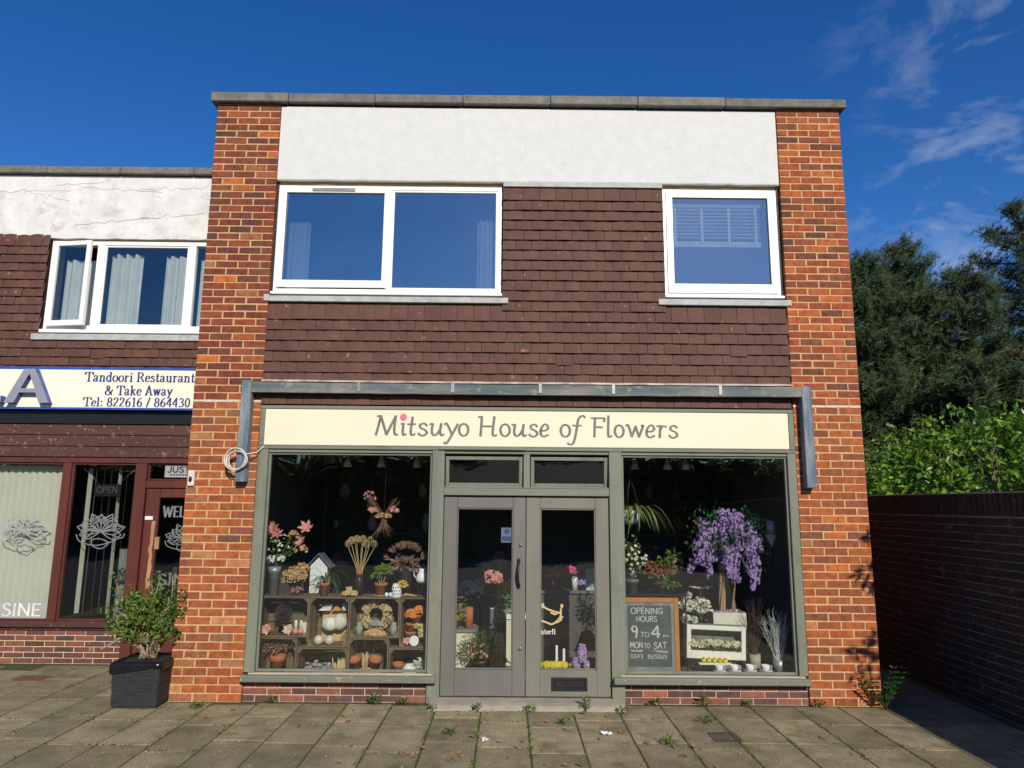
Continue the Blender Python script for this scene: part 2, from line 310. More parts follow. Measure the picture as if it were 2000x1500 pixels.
HUM = {'M': [[(.0, .0), (.1, .45), (.2, 1)], [(.03, .97), (.2, 1)], [(.2, 1), (.48, .03)], [(.48, .03), (.88, 1)], [(.88, 1), (.83, .4), (.86, .07), (1, .03)]],
 'i': [[(0, .58), (.45, .61)], [(.45, .62), (.35, .2), (.5, .02), (1, .07)]], 't': [[(.62, .95), (.42, .2), (.6, .02), (1, .07)], [(0, .57), (1, .58)]],
 's': [[(.95, .5), (.65, .62), (.22, .55), (.25, .4), (.75, .28), (.95, .13), (.6, 0), (.25, .02), (.0, .12)]],
 'u': [[(0, .58), (.22, .61)], [(.22, .61), (.17, .2), (.3, .02), (.55, .1), (.75, .35)], [(.8, .62), (.74, .2), (.82, .02), (1, .07)]],
 'y': [[(0, .58), (.2, .6), (.58, .06)], [(1, .61), (.58, .06), (.25, -.34), (.12, -.4), (0, -.34)]], 'o': O_(),
 'H': [[(0, .97), (.2, 1)], [(.2, 1), (.14, 0)], [(.86, 1), (.78, .2), (.84, .02), (1, .06)], [(.17, .5), (.81, .5)]],
 'e': [[(.12, .3), (.6, .31), (.95, .42), (.8, .6), (.45, .61), (.08, .36), (.12, .1), (.45, 0), (1, .1)]],
 'f': [[(1, 1.0), (.85, 1.09), (.62, .9), (.5, .3), (.35, -.28), (.15, -.4), (0, -.32)], [(.3, .58), (.78, .58)]],
 'F': [[(.28, 1), (.22, 0)], [(0, .97), (1, .98)], [(1, .98), (.96, .8)], [(.26, .52), (.85, .5)]], 'l': [[(.35, 1.1), (.25, .25), (.4, .02), (1, .07)]],
 'w': [[(0, .59), (.14, .61), (.32, .03)], [(.32, .03), (.55, .55)], [(.55, .58), (.74, .03)], [(.74, .03), (.98, .58), (.88, .6)]],
 'r': [[(0, .58), (.38, .61)], [(.38, .62), (.28, 0)], [(.34, .38), (.6, .58), (1, .57)]]}
sf = lambda x, y, w=.13: [(x - w, y), (x + w, y)]
ROM = {'T': (.78, [[(.39, 0), (.39, 1)], [(.02, .97), (.76, .97)], [(.03, .97), (.01, .74)], [(.75, .97), (.77, .74)], sf(.39, .03, .2)]),
 'a': (.54, [[(.05, .5), (.18, .64), (.36, .55), (.37, .1), (.54, .04)], [(.36, .38), (.1, .28), (.06, .1), (.2, .01), (.36, .14)]]),
 'n': (.64, [[(.14, 0), (.14, .64)], [(.14, .46), (.3, .63), (.46, .52), (.47, 0)], sf(.14, .03), sf(.47, .03), [(0, .62), (.14, .62)]]),
 'd': (.6, [[(.4, .52), (.22, .64), (.05, .33), (.18, .01), (.4, .12)], [(.43, 1), (.43, 0)], [(.3, .97), (.43, .97)], [(.43, .03), (.58, .03)]]),
 'o': (.54, [ell(.26, .32, .22, .31, 90, 450, 13)]), 'r': (.48, [[(.14, 0), (.14, .64)], [(.14, .42), (.27, .62), (.43, .57)], sf(.14, .03), [(0, .62), (.14, .62)]]),
 'i': (.3, [[(.14, 0), (.14, .64)], sf(.14, .03), [(0, .62), (.14, .62)], [(.14, .85), (.14, .93)]]),
 'R': (.78, [[(.16, 0), (.16, 1)], [(.16, .97), (.48, .95), (.58, .73), (.42, .51), (.16, .5)], [(.38, .5), (.7, .03)], sf(.16, .03, .15), [(.0, .97), (.16, .97)], sf(.7, .03, .08)]),
 'e': (.5, [[(.08, .34), (.42, .35), (.38, .56), (.22, .63), (.06, .35), (.12, .07), (.28, .01), (.44, .12)]]),
 's': (.44, [[(.36, .5), (.2, .63), (.07, .5), (.2, .36), (.36, .22), (.28, .03), (.12, .02), (.05, .14)]]),
 't': (.4, [[(.17, .85), (.17, .12), (.25, .01), (.37, .08)], [(.03, .61), (.35, .61)]]),
 'u': (.64, [[(.14, .64), (.14, .15), (.26, .01), (.45, .15)], [(.47, .64), (.47, 0)], [(0, .61), (.14, .61)], [(.35, .61), (.47, .61)], [(.47, .03), (.62, .03)]]),
 'k': (.62, [[(.14, 0), (.14, 1)], [(.14, .28), (.43, .6)], [(.25, .38), (.5, .03)], sf(.14, .03), [(0, .97), (.14, .97)], sf(.5, .03, .1), sf(.43, .61, .1)]),
 'A': (.78, [[(.1, 0), (.38, 1)], [(.38, 1), (.67, 0)], [(.2, .34), (.56, .34)], sf(.1, .03), sf(.67, .03)]),
 'w': (.82, [[(.1, .62), (.24, .02)], [(.24, .02), (.4, .6)], [(.4, .6), (.55, .02)], [(.55, .02), (.7, .62)], sf(.1, .62, .1), sf(.4, .62, .1), sf(.7, .62, .1)]),
 'y': (.6, [[(.1, .62), (.29, .05)], [(.5, .62), (.29, .05), (.18, -.25), (.05, -.25)], sf(.1, .62, .1), sf(.5, .62, .1)]),
 'l': (.3, [[(.14, 0), (.14, 1)], sf(.14, .03), [(0, .97), (.14, .97)]]), ':': (.3, [[(.14, .05), (.14, .13)], [(.14, .5), (.14, .58)]]),
 '&': (.85, [[(.78, .55), (.6, .2), (.35, .0), (.08, .15), (.15, .42), (.42, .62), (.42, .88), (.28, .97), (.18, .82), (.3, .55), (.75, .03)]]),
 '8': (.58, [ell(.28, .74, .17, .24, 90, 450, 11), ell(.28, .26, .21, .26, 90, 450, 11)]), '2': (.58, [[(.08, .75), (.18, .97), (.4, .93), (.44, .68), (.25, .35), (.06, .05)], [(.06, .04), (.48, .05)]]),
 '6': (.58, [[(.46, .96), (.22, .8), (.07, .4), (.15, .06), (.35, .02), (.48, .25), (.38, .52), (.2, .52), (.09, .35)]]), '1': (.5, [[(.26, 0), (.26, 1)], [(.1, .85), (.26, .98)], sf(.26, .03)]),
 '4': (.58, [[(.38, 0), (.38, 1)], [(.38, 1), (.03, .3)], [(.03, .28), (.52, .28)]]), '3': (.58, [[(.08, .85), (.22, .98), (.42, .85), (.38, .6), (.22, .53)], [(.22, .53), (.45, .42), (.46, .15), (.25, .0), (.06, .1)]]),
 '0': (.58, [ell(.27, .5, .2, .49, 90, 450, 13)]), '5': (.58, [[(.45, .97), (.14, .97)], [(.14, .97), (.1, .55)], [(.1, .55), (.3, .62), (.47, .4), (.42, .1), (.2, .0), (.05, .1)]]), '9': (.58, [ell(.25, .74, .19, .24, 90, 450, 11), [(.45, .74), (.42, .35), (.36, 0)]]), '/': (.4, [[(.05, -.05), (.33, 1.02)]]),
 ' ': (.3, [])}
CAP = {'O': (.75, [ell(.35, .5, .33, .5, 90, 450, 15)]), 'P': (.6, [[(.08, 0), (.08, 1)], [(.08, 1), (.4, .98), (.52, .75), (.38, .52), (.08, .5)]]), 'E': (.55, [[(.08, 0), (.08, 1)], [(.08, .97), (.48, .97)], [(.08, .5), (.42, .5)], [(.08, .03), (.5, .03)]]),
 'N': (.72, [[(.08, 0), (.08, 1)], [(.08, 1), (.6, 0)], [(.6, 0), (.6, 1)]]), 'I': (.25, [[(.1, 0), (.1, 1)]]), 'G': (.75, [[(.62, .85), (.4, 1), (.08, .7), (.08, .3), (.4, 0), (.64, .2), (.64, .45)], [(.4, .45), (.66, .45)]]),
 'H': (.7, [[(.08, 0), (.08, 1)], [(.58, 0), (.58, 1)], [(.08, .5), (.58, .5)]]), 'U': (.68, [[(.08, 1), (.08, .3), (.32, 0), (.56, .3), (.56, 1)]]), 'R': (.62, [[(.08, 0), (.08, 1)], [(.08, 1), (.42, .97), (.5, .75), (.36, .53), (.08, .5)], [(.28, .5), (.55, 0)]]),
 'S': (.55, [[(.45, .85), (.28, 1), (.08, .82), (.18, .6), (.42, .4), (.45, .15), (.25, 0), (.05, .12)]]), 'T': (.6, [[(.28, 0), (.28, 1)], [(.0, .98), (.56, .98)]]), 'A': (.66, [[(.03, 0), (.3, 1)], [(.3, 1), (.58, 0)], [(.12, .35), (.48, .35)]]),
 'M': (.85, [[(.06, 0), (.1, 1)], [(.1, 1), (.38, .3)], [(.38, .3), (.66, 1)], [(.66, 1), (.72, 0)]]), 'W': (.95, [[(.03, 1), (.22, 0)], [(.22, 0), (.43, .9)], [(.43, .9), (.64, 0)], [(.64, 0), (.85, 1)]]), 'L': (.5, [[(.08, 1), (.08, 0)], [(.08, .03), (.46, .03)]]), 'C': (.68, [[(.6, .82), (.4, 1), (.08, .7), (.08, .3), (.4, 0), (.62, .18)]]),
 'J': (.45, [[(.32, 1), (.32, .2), (.18, 0), (.02, .1)]]), 'p': (.4, [[(.06, .5), (.06, -.2)], [(.06, .4), (.25, .5), (.32, .25), (.2, .05), (.06, .1)]]), 'm': (.55, [[(.05, .45), (.05, 0)], [(.05, .35), (.18, .47), (.24, 0)], [(.24, .35), (.38, .47), (.44, 0)]]), 'F': (.52, [[(.08, 0), (.08, 1)], [(.08, .97), (.48, .97)], [(.08, .5), (.4, .5)]]), ' ': (.35, [])}
for c_ in '0123456/89': CAP[c_] = ROM.get(c_, (.58, []))
def text(b, s, x0, z, h, y, font, pv, ph, wd=None, cx=False, sh=0, dep=.002, gap=.04, jit=0):
    adv = sum(font[c][0] + gap for c in s); k = h if wd is None else wd / adv
    x = x0 - (adv * k / 2 if cx else 0)
    for c in s:
        a, st = font[c]; jz = U(-jit, jit) * h
        strokes(b, st, lambda u, v, x=x, jz=jz: (x + u * k + v * sh * h, z + v * h + jz), y, h, pv, ph, dep); x += (a + gap) * k
    return x

# ================================================================== ground
struct(part('ground', mat('verge_earth', (.09, .085, .06), (.06, .08, .035), 2, .95), None, lambda b: b.add([(-150, -150, -.06), (150, -150, -.06), (150, 150, -.06), (-150, 150, -.06)], [(0, 1, 2, 3)])))
struct(part('road', M_tarmac, None, lambda b: b.box(-60, 60, -30, -4.4, -.058, -.03)))
pave = struct(part('pavement', M_soil, None, lambda b: b.box(-12, 4.16, -4.4, 9, -.056, -.0048)))
FW, FL = .407, .62
fl_meshes = []
for q in range(5):
    b = MB(); j = lambda: U(-.004, .004); h = .012
    x, y, c = FW / 2 - .0075, FL / 2 - .0065, .003
    b.add([(-x + j(), -y + j(), -.02), (x + j(), -y + j(), -.02), (x + j(), y + j(), -.02), (-x + j(), y + j(), -.02),
           (-x, -y, h - c), (x, -y, h - c), (x, y, h - c), (-x, y, h - c), (-x + c, -y + c, h), (x - c, -y + c, h), (x - c, y - c, h), (-x + c, y - c, h)],
          [(0, 1, 5, 4), (1, 2, 6, 5), (2, 3, 7, 6), (3, 0, 4, 7), (4, 5, 9, 8), (5, 6, 10, 9), (6, 7, 11, 10), (7, 4, 8, 11), (8, 9, 10, 11)])
    me = bpy.data.meshes.new('paving_flag'); me.from_pydata(b.v, [], b.f); me.materials.append(M_flag); fl_meshes.append(me)
JOINTS = []
for ci in range(-18, 11):
    x = (ci + .5) * FW; ph = R.choice((0, .2, .4, .31)); y1 = -.02
    if x < -3.3: y1 = 1.49
    if x > 3.3: y1 = 6.5
    y = -4.4 + ph * FL
    while y + FL * .6 < y1:
        if x > 4.0 or (x < -3.2 and y < -3.2) or (x > 3.3 and y > 4): y += FL; continue
        o = inst('flag', R.choice(fl_meshes), (x, y + FL / 2, -.012 + U(-.0015, .002)), pave, (U(-.003, .003), U(-.004, .004), U(-.004, .004)))
        if y + FL > y1:
            o.scale.y = (y1 - y) / FL; o.location.y = (y + y1) / 2
        JOINTS.append((x, y)); y += FL

# ================================================================== bricks
def brick_mesh(name, l, h, d, m, n=4, c=.004):
    out = []
    for q in range(n):
        j = lambda: U(-.0018, .0018); x, z = l / 2, h / 2; fy = U(-.0025, .0015)
        vs = [(-x, d, -z), (x, d, -z), (x, d, z), (-x, d, z), (-x + j(), fy + c, -z + j()), (x + j(), fy + c, -z + j()), (x + j(), fy + c, z + j()), (-x + j(), fy + c, z + j()),
              (-x + c + j(), fy, -z + c + j()), (x - c + j(), fy, -z + c + j()), (x - c + j(), fy, z - c + j()), (-x + c + j(), fy, z - c + j())]
        me = bpy.data.meshes.new(name); me.from_pydata(vs, [], [(0, 1, 5, 4), (1, 2, 6, 5), (2, 3, 7, 6), (3, 0, 4, 7), (4, 5, 9, 8), (5, 6, 10, 9), (6, 7, 11, 10), (7, 4, 8, 11), (8, 9, 10, 11), (3, 2, 1, 0)])
        me.materials.append(m); out.append(me)
    return out
def addmesh(b, me, loc, rz=0, sx=1):
    c, s_ = math.cos(rz), math.sin(rz)
    b.add([(loc[0] + (v.co.x * sx * c - v.co.y * s_), loc[1] + (v.co.x * sx * s_ + v.co.y * c), loc[2] + v.co.z) for v in me.vertices], [tuple(p.vertices) for p in me.polygons])
LST, LHF = .2135, .1035
bk = {'s': brick_mesh('brick', LST, .0638, .1, M_brick), 'h': brick_mesh('brick', LHF, .0638, .1, M_brick),
      'sl': brick_mesh('brick', LST, .0638, .1, M_brickl, 2), 'hl': brick_mesh('brick', LHF, .0638, .1, M_brickl, 2), 'sw': brick_mesh('brick', LST, .0638, .1, M_brickw, 2), 'hw': brick_mesh('brick', LHF, .0638, .1, M_brickw, 2)}
ZR = lambda r: (79.5 - r) * .075 + (.015 if r <= 42 else 0)
def row(x0, r):
    """brick centres of a three-brick pier course: list of (x, kind)"""
    if r % 2: return [(x0 + .107 + .2265 * k, 's') for k in range(3)]
    return [(x0 + .052, 'h'), (x0 + .052 + .1695, 's'), (x0 + .052 + .1695 + .2265, 's'), (x0 + .668 - .052, 'h')]

shop = thing('shop_building', 'two storey brick flower shop with tile hung upper floor and green shopfront', 'building')
# masonry core behind everything
def core(b):
    for s_ in (-1, 1):
        xa, xb = sorted((s_ * 3.274, s_ * 2.614)); b.box(xa, xb, .005, .30, 0, 5.94)
    b.box(-2.612, 2.612, .055, .30, 5.07, 5.94)          # behind the white panel
    b.box(-2.612, 2.612, .06, .30, 2.75, 3.80); b.box(-.26, 1.38, .061, .30, 3.802, 5.068)
    b.box(-3.272, -3.0, .302, 8, 0, 5.93); b.box(3.0, 3.272, .302, 8, 0, 5.93); b.box(-2.998, 2.998, 7.7, 7.99, 0, 5.93)
part('wall_core', M_mort, shop, core)
part('roof', mat('roof_felt', (.06, .06, .06), (.04, .04, .04), 8, .9), shop, lambda b: b.box(-3.2, 3.2, .05, 7.9, 5.942, 5.98))
for s_, x0 in ((-1, -3.278), (1, 2.61)):
    pier = part('brick_pier', M_mort, shop, lambda b: b.box(x0 + .003, x0 + .665, .0030, .0046, 0, 5.94))
    up = MB()
    for r in range(1, 80):
        for x, kd in row(x0, r):
            z = ZR(r)
            if r <= 42: addmesh(up, R.choice(bk[kd]), (x, 0, z)); continue
            v = ''
            if s_ < 0:
                if x < -3.0 and r > 68 and R.random() < (.8 if x < -3.14 else .3): v = 'l'
                elif x < -2.98 and 51 < r <= 72 and R.random() < .33: v = 'w'
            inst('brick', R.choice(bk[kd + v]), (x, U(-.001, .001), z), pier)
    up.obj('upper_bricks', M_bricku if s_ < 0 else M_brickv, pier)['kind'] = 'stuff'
    part('mortar_band', mat('pale_mortar', (.62, .56, .46), (.45, .42, .36), 30, .95, .6, 60), pier, lambda b: [b.cbox(x0 + .668 * k / 6, x0 + .668 * (k + 1) / 6 - .002, U(-.004, -.001), .004, 37 * .075 - .004 + U(-.003, .003), 37 * .075 + .016 + U(-.003, .003), .002) for k in range(6)])
    side = MB()
    for r in range(1, 80):
        for k in range(34):
            yc = .225 + .225 * k + (.11 if r % 2 else 0)
            addmesh(side, bk['s'][k % 4], (s_ * 3.278, yc, ZR(r)), s_ * PI / 2)
    side.obj('side_wall_bricks', M_brick, shop)['kind'] = 'stuff'
# coping stones
for k, (xa, xb) in enumerate(((-3.335, -2.53), (-2.525, -1.62), (-1.615, -.70), (-.695, .22), (.225, 1.14), (1.145, 2.06), (2.065, 3.335))):
    part('coping_stone', M_cope, shop, lambda b: b.cbox(xa, xb, -.055 + U(-.004, .004), .33, 5.944 + U(0, .004), 6.045 + U(-.004, .004), .008))
for s_ in (-1, 1): part('coping_stone', M_cope, shop, lambda b: b.cbox(s_ * 3.17 - .16, s_ * 3.17 + .16, .333, 8.05, 5.945, 6.04, .008))
# white rendered panel with a ragged lower lip
def panel(b):
    n = 60; x0, x1 = -2.604, 2.60; zt, zb = 5.922, 5.098
    vs = []; fs = []
    for i in range(n + 1):
        x = x0 + (x1 - x0) * i / n; e = .006 * NZ.noise(V((x * 6, 0, 3))) + .004 * NZ.noise(V((x * 21, 1, 3)))
        for z, y in ((zt, .05), (zt, .002), (zb + .012 + e, .002 + .002 * NZ.noise(V((x * 3, 5, 1)))), (zb + e, .008), (zb + e, .05)): vs.append((x, y, z))
    for i in range(n):
        for k in range(4): a = 5 * i + k; fs.append((a, a + 1, a + 6, a + 5))
    b.add(vs, fs); b.add([vs[k] for k in range(5)] + [vs[-5 + k] for k in range(5)], [(4, 3, 2, 1, 0), (5, 6, 7, 8, 9)])
part('render_panel', M_render, shop, panel)
part('lead_flashing', M_lead, shop, lambda b: b.cbox(-.262, 1.382, -.022, .05, 5.04, 5.092, .003))
# ---------------------------------------------------------------- hung tiles
TW, TG = .165, .107
def tile_meshes(wd, n=4):
    out = []
    for q in range(n):
        x = wd / 2 - .002; j = lambda: U(-.003, .003); zb, zt = -.002, .165; yb = -.021 + U(-.003, .003); yt = .006; th = .0085
        b_ = [j() * .3 for _ in range(3)]
        vs = [(-x, yb, zb + b_[0]), (0, yb - .004, zb + b_[1]), (x, yb, zb + b_[2]), (-x, yb + th, zb + b_[0]), (0, yb - .004 + th, zb + b_[1]), (x, yb + th, zb + b_[2]), (-x, yt, zt), (0, yt - .002, zt), (x, yt, zt)]
        me = bpy.data.meshes.new('tile'); me.from_pydata(vs, [], [(0, 1, 7, 6), (1, 2, 8, 7), (0, 3, 4, 1), (1, 4, 5, 2), (3, 0, 6), (2, 5, 8)]); me.materials.append(M_tile); out.append(me)
    return out
TM = tile_meshes(TW)
def hang(owner, x0, x1, z0, zmax, segs, budget, yoff=0):
    """tiles in half-lapped courses, cut to the stretches segs(z) leaves beside the windows"""
    spots = []; k = 0; z = z0
    while z < zmax:
        for a, c in segs(z, x0, x1):
            x = x0 - (0 if k % 2 else TW / 2)
            while x < c:
                l, r_ = max(x, a), min(x + TW, c)
                if r_ - l > .025: spots.append(((l + r_) / 2, z, (r_ - l) / TW))
                x += TW
        z += TG; k += 1
    rest = MB()
    for i, (x, z, hf) in enumerate(spots):
        me = R.choice(TM); slip = 0
        if R.random() < .006: slip = -.018
        p = (x, yoff + U(-.002, .002), z + slip + U(-.0012, .0012))
        if i < budget:
            inst('tile', me, p, owner, (U(-.008, .008), U(-.003, .003) if hf > .9 else 0, U(-.005, .005))).scale.x = hf
        else: addmesh(rest, me, p, U(-.008, .008), hf)
    if rest.v: rest.obj('upper_tiles', M_tile, owner)['kind'] = 'stuff'
th_ = part('tile_hanging', M_tileb, shop, lambda b: (b.box(-2.608, 2.606, .02, .058, 2.752, 3.80), b.box(-.262, 1.384, .021, .059, 3.803, 5.066)))
hang(th_, -2.606, 2.606, 2.757, 5.0, lambda z, a, c: [(-.262, 1.384)] if z > 3.70 else [(a, c)], 300)
# ---------------------------------------------------------------- upper windows
def rooms(b, x0, x1, z0, z1, y0, y1):
    b.add([(x0, y0, z0), (x1, y0, z0), (x1, y0, z1), (x0, y0, z1), (x0, y1, z0), (x1, y1, z0), (x1, y1, z1), (x0, y1, z1)], [(4, 5, 6, 7), (0, 1, 5, 4), (3, 7, 6, 2), (0, 4, 7, 3), (1, 2, 6, 5)])
part('upstairs_room', M_room, shop, lambda b: rooms(b, -2.95, 2.95, 2.78, 5.35, .31, 4))
def pane(parent, x0, x1, z0, z1, y, m, name='pane', t=.005): return part(name, m, parent, lambda b: b.box(x0, x1, y, y + t, z0, z1))
W1 = part('upper_window', M_upvc, shop, lambda b: (b.frame(-2.588, -.272, 3.885, 5.058, .045, .042, .115, .06), b.cbox(-1.458, -1.405, .0435, .1135, 3.946, 5.012, .004)))
part('sash', M_upvc, W1, lambda b: b.frame(-2.555, -1.435, 3.955, 5.030, .056, .026, .0405, .078))
part('vent', mat('grey_vent', (.25, .25, .25), rough=.5), W1, lambda b: b.cbox(-2.238, -1.794, .019, .0255, 4.988, 5.024, .003))
pane(W1, -2.50, -1.490, 4.03, 4.975, .05, M_glassu); pane(W1, -1.405, -.318, 3.946, 5.012, .06, M_glassu)
part('bead', M_upvc, W1, lambda b: b.frame(-1.404, -.318, 3.947, 5.011, .018, .0455, .0585))
part('window_sill', M_upvc, W1, lambda b: b.cbox(-2.595, -.262, -.012, .0415, 3.872, 3.9, .004))
part('lead_apron', M_lead, W1, lambda b: (b.cbox(-2.60, -.20, -.034, .02, 3.79, 3.848, .004), b.cbox(-2.655, -2.601, -.012, -.002, 3.80, 3.868, .003)))
W2 = part('upper_window', M_upvc, shop, lambda b: b.frame(1.392, 2.575, 3.888, 5.056, .05, .042, .115, .06))
part('sash', M_upvc, W2, lambda b: b.frame(1.425, 2.545, 3.935, 5.028, .066, .026, .0405, .098))
pane(W2, 1.486, 2.484, 4.03, 4.968, .05, M_glassu)
part('window_sill', M_upvc, W2, lambda b: b.cbox(1.385, 2.59, -.012, .0415, 3.876, 3.903, .004))
part('lead_apron', M_lead, W2, lambda b: (b.cbox(1.31, 2.603, -.034, .02, 3.79, 3.852, .004), b.cbox(2.604, 2.655, -.012, -.002, 3.80, 3.858, .003)))
part('window_reveal', M_gasket, shop, lambda b: (b.box(-2.612, -2.589, .05, .12, 3.86, 5.09), b.box(-.271, -.263, .05, .12, 3.86, 5.03), b.box(1.384, 1.391, .05, .12, 3.86, 5.03), b.box(2.576, 2.612, .05, .12, 3.86, 5.09), b.box(-2.588, 2.575, .07, .12, 5.06, 5.07)))
# curtains and blind
def curtain(name, label, x0, x1, z0, z1, y, m, amp=.03, wav=9):
    def f(b):
        n = 40; vs = []
        for i in range(n + 1):
            u = i / n; x = x0 + (x1 - x0) * u; yy = y + amp * math.sin(u * wav * 2 * PI / 2) + .01 * math.sin(u * 23)
            vs += [(x, yy, z0), (x, yy + .004, z1)]
        b.add(vs, [(2 * i, 2 * i + 2, 2 * i + 3, 2 * i + 1) for i in range(n)], True)
    return one(name, label, 'curtain', m, ((x0 + x1) / 2, y, z0), f)
M_cur = mat('pale_curtain', (.60, .62, .60), (.5, .52, .5), 3, .9, transl=.3)
curtain('curtain', 'pale blue curtain gathered at left edge of the wide upper window', -2.50, -2.27, 3.90, 4.70, .16, M_cur)
curtain('curtain', 'pale blue curtain gathered at right edge of the wide upper window', -.53, -.30, 3.90, 4.74, .16, M_cur)
bl = thing('window_blind', 'half raised wooden slat blind with tapes in the square upper window', 'blind', (1.96, .17, 4.45))
M_bslat = mat('cream_slat', (.82, .80, .74), rough=.7)
for k in range(9):
    z = 4.86 - k * .038
    part('slat', M_bslat, bl, lambda b: b.box(1.505, 2.42, .105, .150, z, z + .006))
part('bottom_stack', M_bslat, bl, lambda b: [b.box(1.505, 2.42, .105, .150, 4.455 + .010 * q, 4.462 + .010 * q) for q in range(6)])
for x in (1.53, 1.81, 2.09, 2.37): part('tape', mat('cream_tape', (.72, .70, .64), rough=.9), bl, lambda b: b.box(x - .012, x + .014, .0985, .1035, 4.45, 4.88))
part('head_rail', M_cur, bl, lambda b: b.box(1.50, 2.43, .10, .16, 4.885, 4.92))

# ---------------------------------------------------------------- plinths, sills, step
BKP = {'s': brick_mesh('brick', .2145, .0515, .1, M_brickd), 'h': brick_mesh('brick', .105, .0515, .1, M_brickd)}
for x0, x1 in ((-2.606, -.86), (.86, 2.606)):
    pl = part('brick_plinth', mat('plinth_mortar', (.46, .36, .26), (.36, .3, .24), 20, .95), shop, lambda b: b.box(x0, x1, .026, .2, 0, .184))
    for k in range(3):
        x = x0 + (0 if k % 2 else -.11)
        while x < x1 - .05:
            l, r_ = max(x, x0), min(x + .215, x1); me = R.choice(BKP['s'])
            o = inst('brick', me, ((l + r_) / 2, .02 + U(-.002, .002), .031 + k * .061), pl)
            if r_ - l < .21: o.scale.x = (r_ - l) / .2145
            x += .225
def step(b):
    n, m = 36, 6; vs = []
    prof = ((.20, .050), (.0, .051), (-.13, .046), (-.19, .038), (-.222, .020), (-.232, -.02))
    for i in range(n + 1):
        x = -.875 + 1.76 * i / n
        for k, (y, z) in enumerate(prof): q = NZ.noise(V((x * 5, k * 1.3, 2))); vs.append((x + (.012 * NZ.noise(V((k, i, 3))) if i in (0, n) else 0), y + (.010 * q if k > 1 else 0), z + (.0035 * NZ.noise(V((x * 9, k * 2, 6))) if k > 0 else 0)))
    b.add(vs, [(m * i + k, m * i + k + 1, m * i + m + k + 1, m * i + m + k) for i in range(n) for k in range(m - 1)] + [tuple(range(m)), tuple(n * m + k for k in range(m))][:2])
one('door_step', 'worn concrete step below the double doors', 'step', M_conc, (0, -.05, 0), step)

# ================================================================== shopfront joinery
front = bpy.data.objects.new('shopfront', None); COL.objects.link(front); front.parent = shop
for x0, x1, z0 in ((-2.604, -2.505, .262), (2.522, 2.604, .262), (-.918, -.80, 0), (.79, .912, 0)): part('jamb', M_paint, front, lambda b: b.cbox(x0, x1, -.012, .10, z0, 2.335, .004))
part('mullion', M_paint, front, lambda b: b.cbox(-.036, .026, -.006, .095, 1.958, 2.285, .004))
part('top_rail', M_paint_h, front, lambda b: (b.cbox(-2.604, 2.604, -.02, .09, 2.318, 2.346, .004), b.cbox(-2.504, -.919, .0, .09, 2.285, 2.317, .004), b.cbox(.913, 2.521, .0, .09, 2.285, 2.317, .004), b.cbox(-.799, .789, .0, .09, 2.286, 2.317, .004)))
part('drip_strip', M_paint_h, front, lambda b: b.cbox(-.86, -.02, -.032, -.0205, 2.322, 2.352, .003))
part('transom', M_paint_h, front, lambda b: b.cbox(-.799, .789, -.008, .095, 1.888, 1.957, .004))
for x0, x1, n in ((-2.504, -.919, 1), (.913, 2.521, 2)):
    wn = part('shop_window', M_paint, front, lambda b: b.frame(x0, x1, .264, 2.284, .020, .018, .06, .022))
    pane(wn, x0 + .018, x1 - .018, .284, 2.266, .035, M_glass, 'pane', .008)
    part('window_sill', M_sill, wn, lambda b: (b.cbox(x0 - .112, x1 + .09, -.075, .017, .188, .246, .008), [] ))
    part('sill_strip', mat('bare_sill_wood', (.46, .40, .32), (.26, .25, .20), 9, .8, .5, 40, stretch=(.12, 1, 1)), wn, lambda b: b.cbox(x0 - .05, x1 + .05, -.03, .0175, .247, .2625, .003))
for x0, x1 in ((-.799, -.037), (.027, .789)):            # hopper fanlights, sashes leaning in
    b = MB(); b.x = MX.Translation((0, .03, 2.27)) @ MX.Rotation(rad(6), 4, 'X') @ MX.Translation((0, -.03, -2.27))
    b.frame(x0 + .008, x1 - .008, 1.966, 2.262, .034, .02, .05, .04); fa = b.obj('fanlight', M_paint, front)
    b = MB(); b.x = MX.Translation((0, .03, 2.27)) @ MX.Rotation(rad(6), 4, 'X') @ MX.Translation((0, -.03, -2.27)); b.box(x0 + .04, x1 - .04, .034, .039, 2.0, 2.232); b.obj('pane', M_glass, fa)
    part('stop_bead', M_paint_h, fa, lambda b: b.cbox(x0, x1, .004, .018, 1.958, 1.972, .003))
def door(x0, x1, g0, g1, m, handle):
    d = part('shop_door', m, shop, lambda b: (b.cbox(x0, g0, .026, .07, .06, 1.878, .004), b.cbox(g1, x1, .026, .07, .06, 1.878, .004), b.cbox(g0, g1, .0275, .0685, 1.768, 1.878, .004), b.cbox(g0, g1, .0275, .0685, .06, .292, .004)))
    part('glazing_bead', m, d, lambda b: b.frame(g0, g1, .293, 1.767, .012, .033, .06))
    pane(d, g0 + .01, g1 - .01, .303, 1.757, .046, M_glass, 'pane', .006)
    return d
dl = door(-.796, -.012, -.668, -.132, M_doorg, 1); dr = door(-.006, .786, .128, .657, M_doorg2, 0)
for z in (1.427, .485): part('lock', M_steel, dl, lambda b: (b.tube([(-.058, .0255, z), (-.058, .016, z)], .017, 14), b.tube([(-.058, .0155, z), (-.058, .013, z)], .006, 8)))
part('handle', M_iron, dl, lambda b: (b.tube([(-.076, .02, 1.275), (-.076, -.01, 1.262), (-.08, -.032, 1.22), (-.084, -.038, 1.16), (-.08, -.032, 1.10), (-.076, -.01, 1.06), (-.076, .02, 1.047)], [.012, .011, .010, .012, .010, .011, .012], 8), b.cbox(-.092, -.060, .018, .0255, 1.255, 1.30, .003), b.cbox(-.092, -.060, .018, .0255, 1.02, 1.068, .003)))
lp = part('letter_plate', M_iron, dr, lambda b: b.frame(.232, .566, .112, .232, .026, .014, .0258))
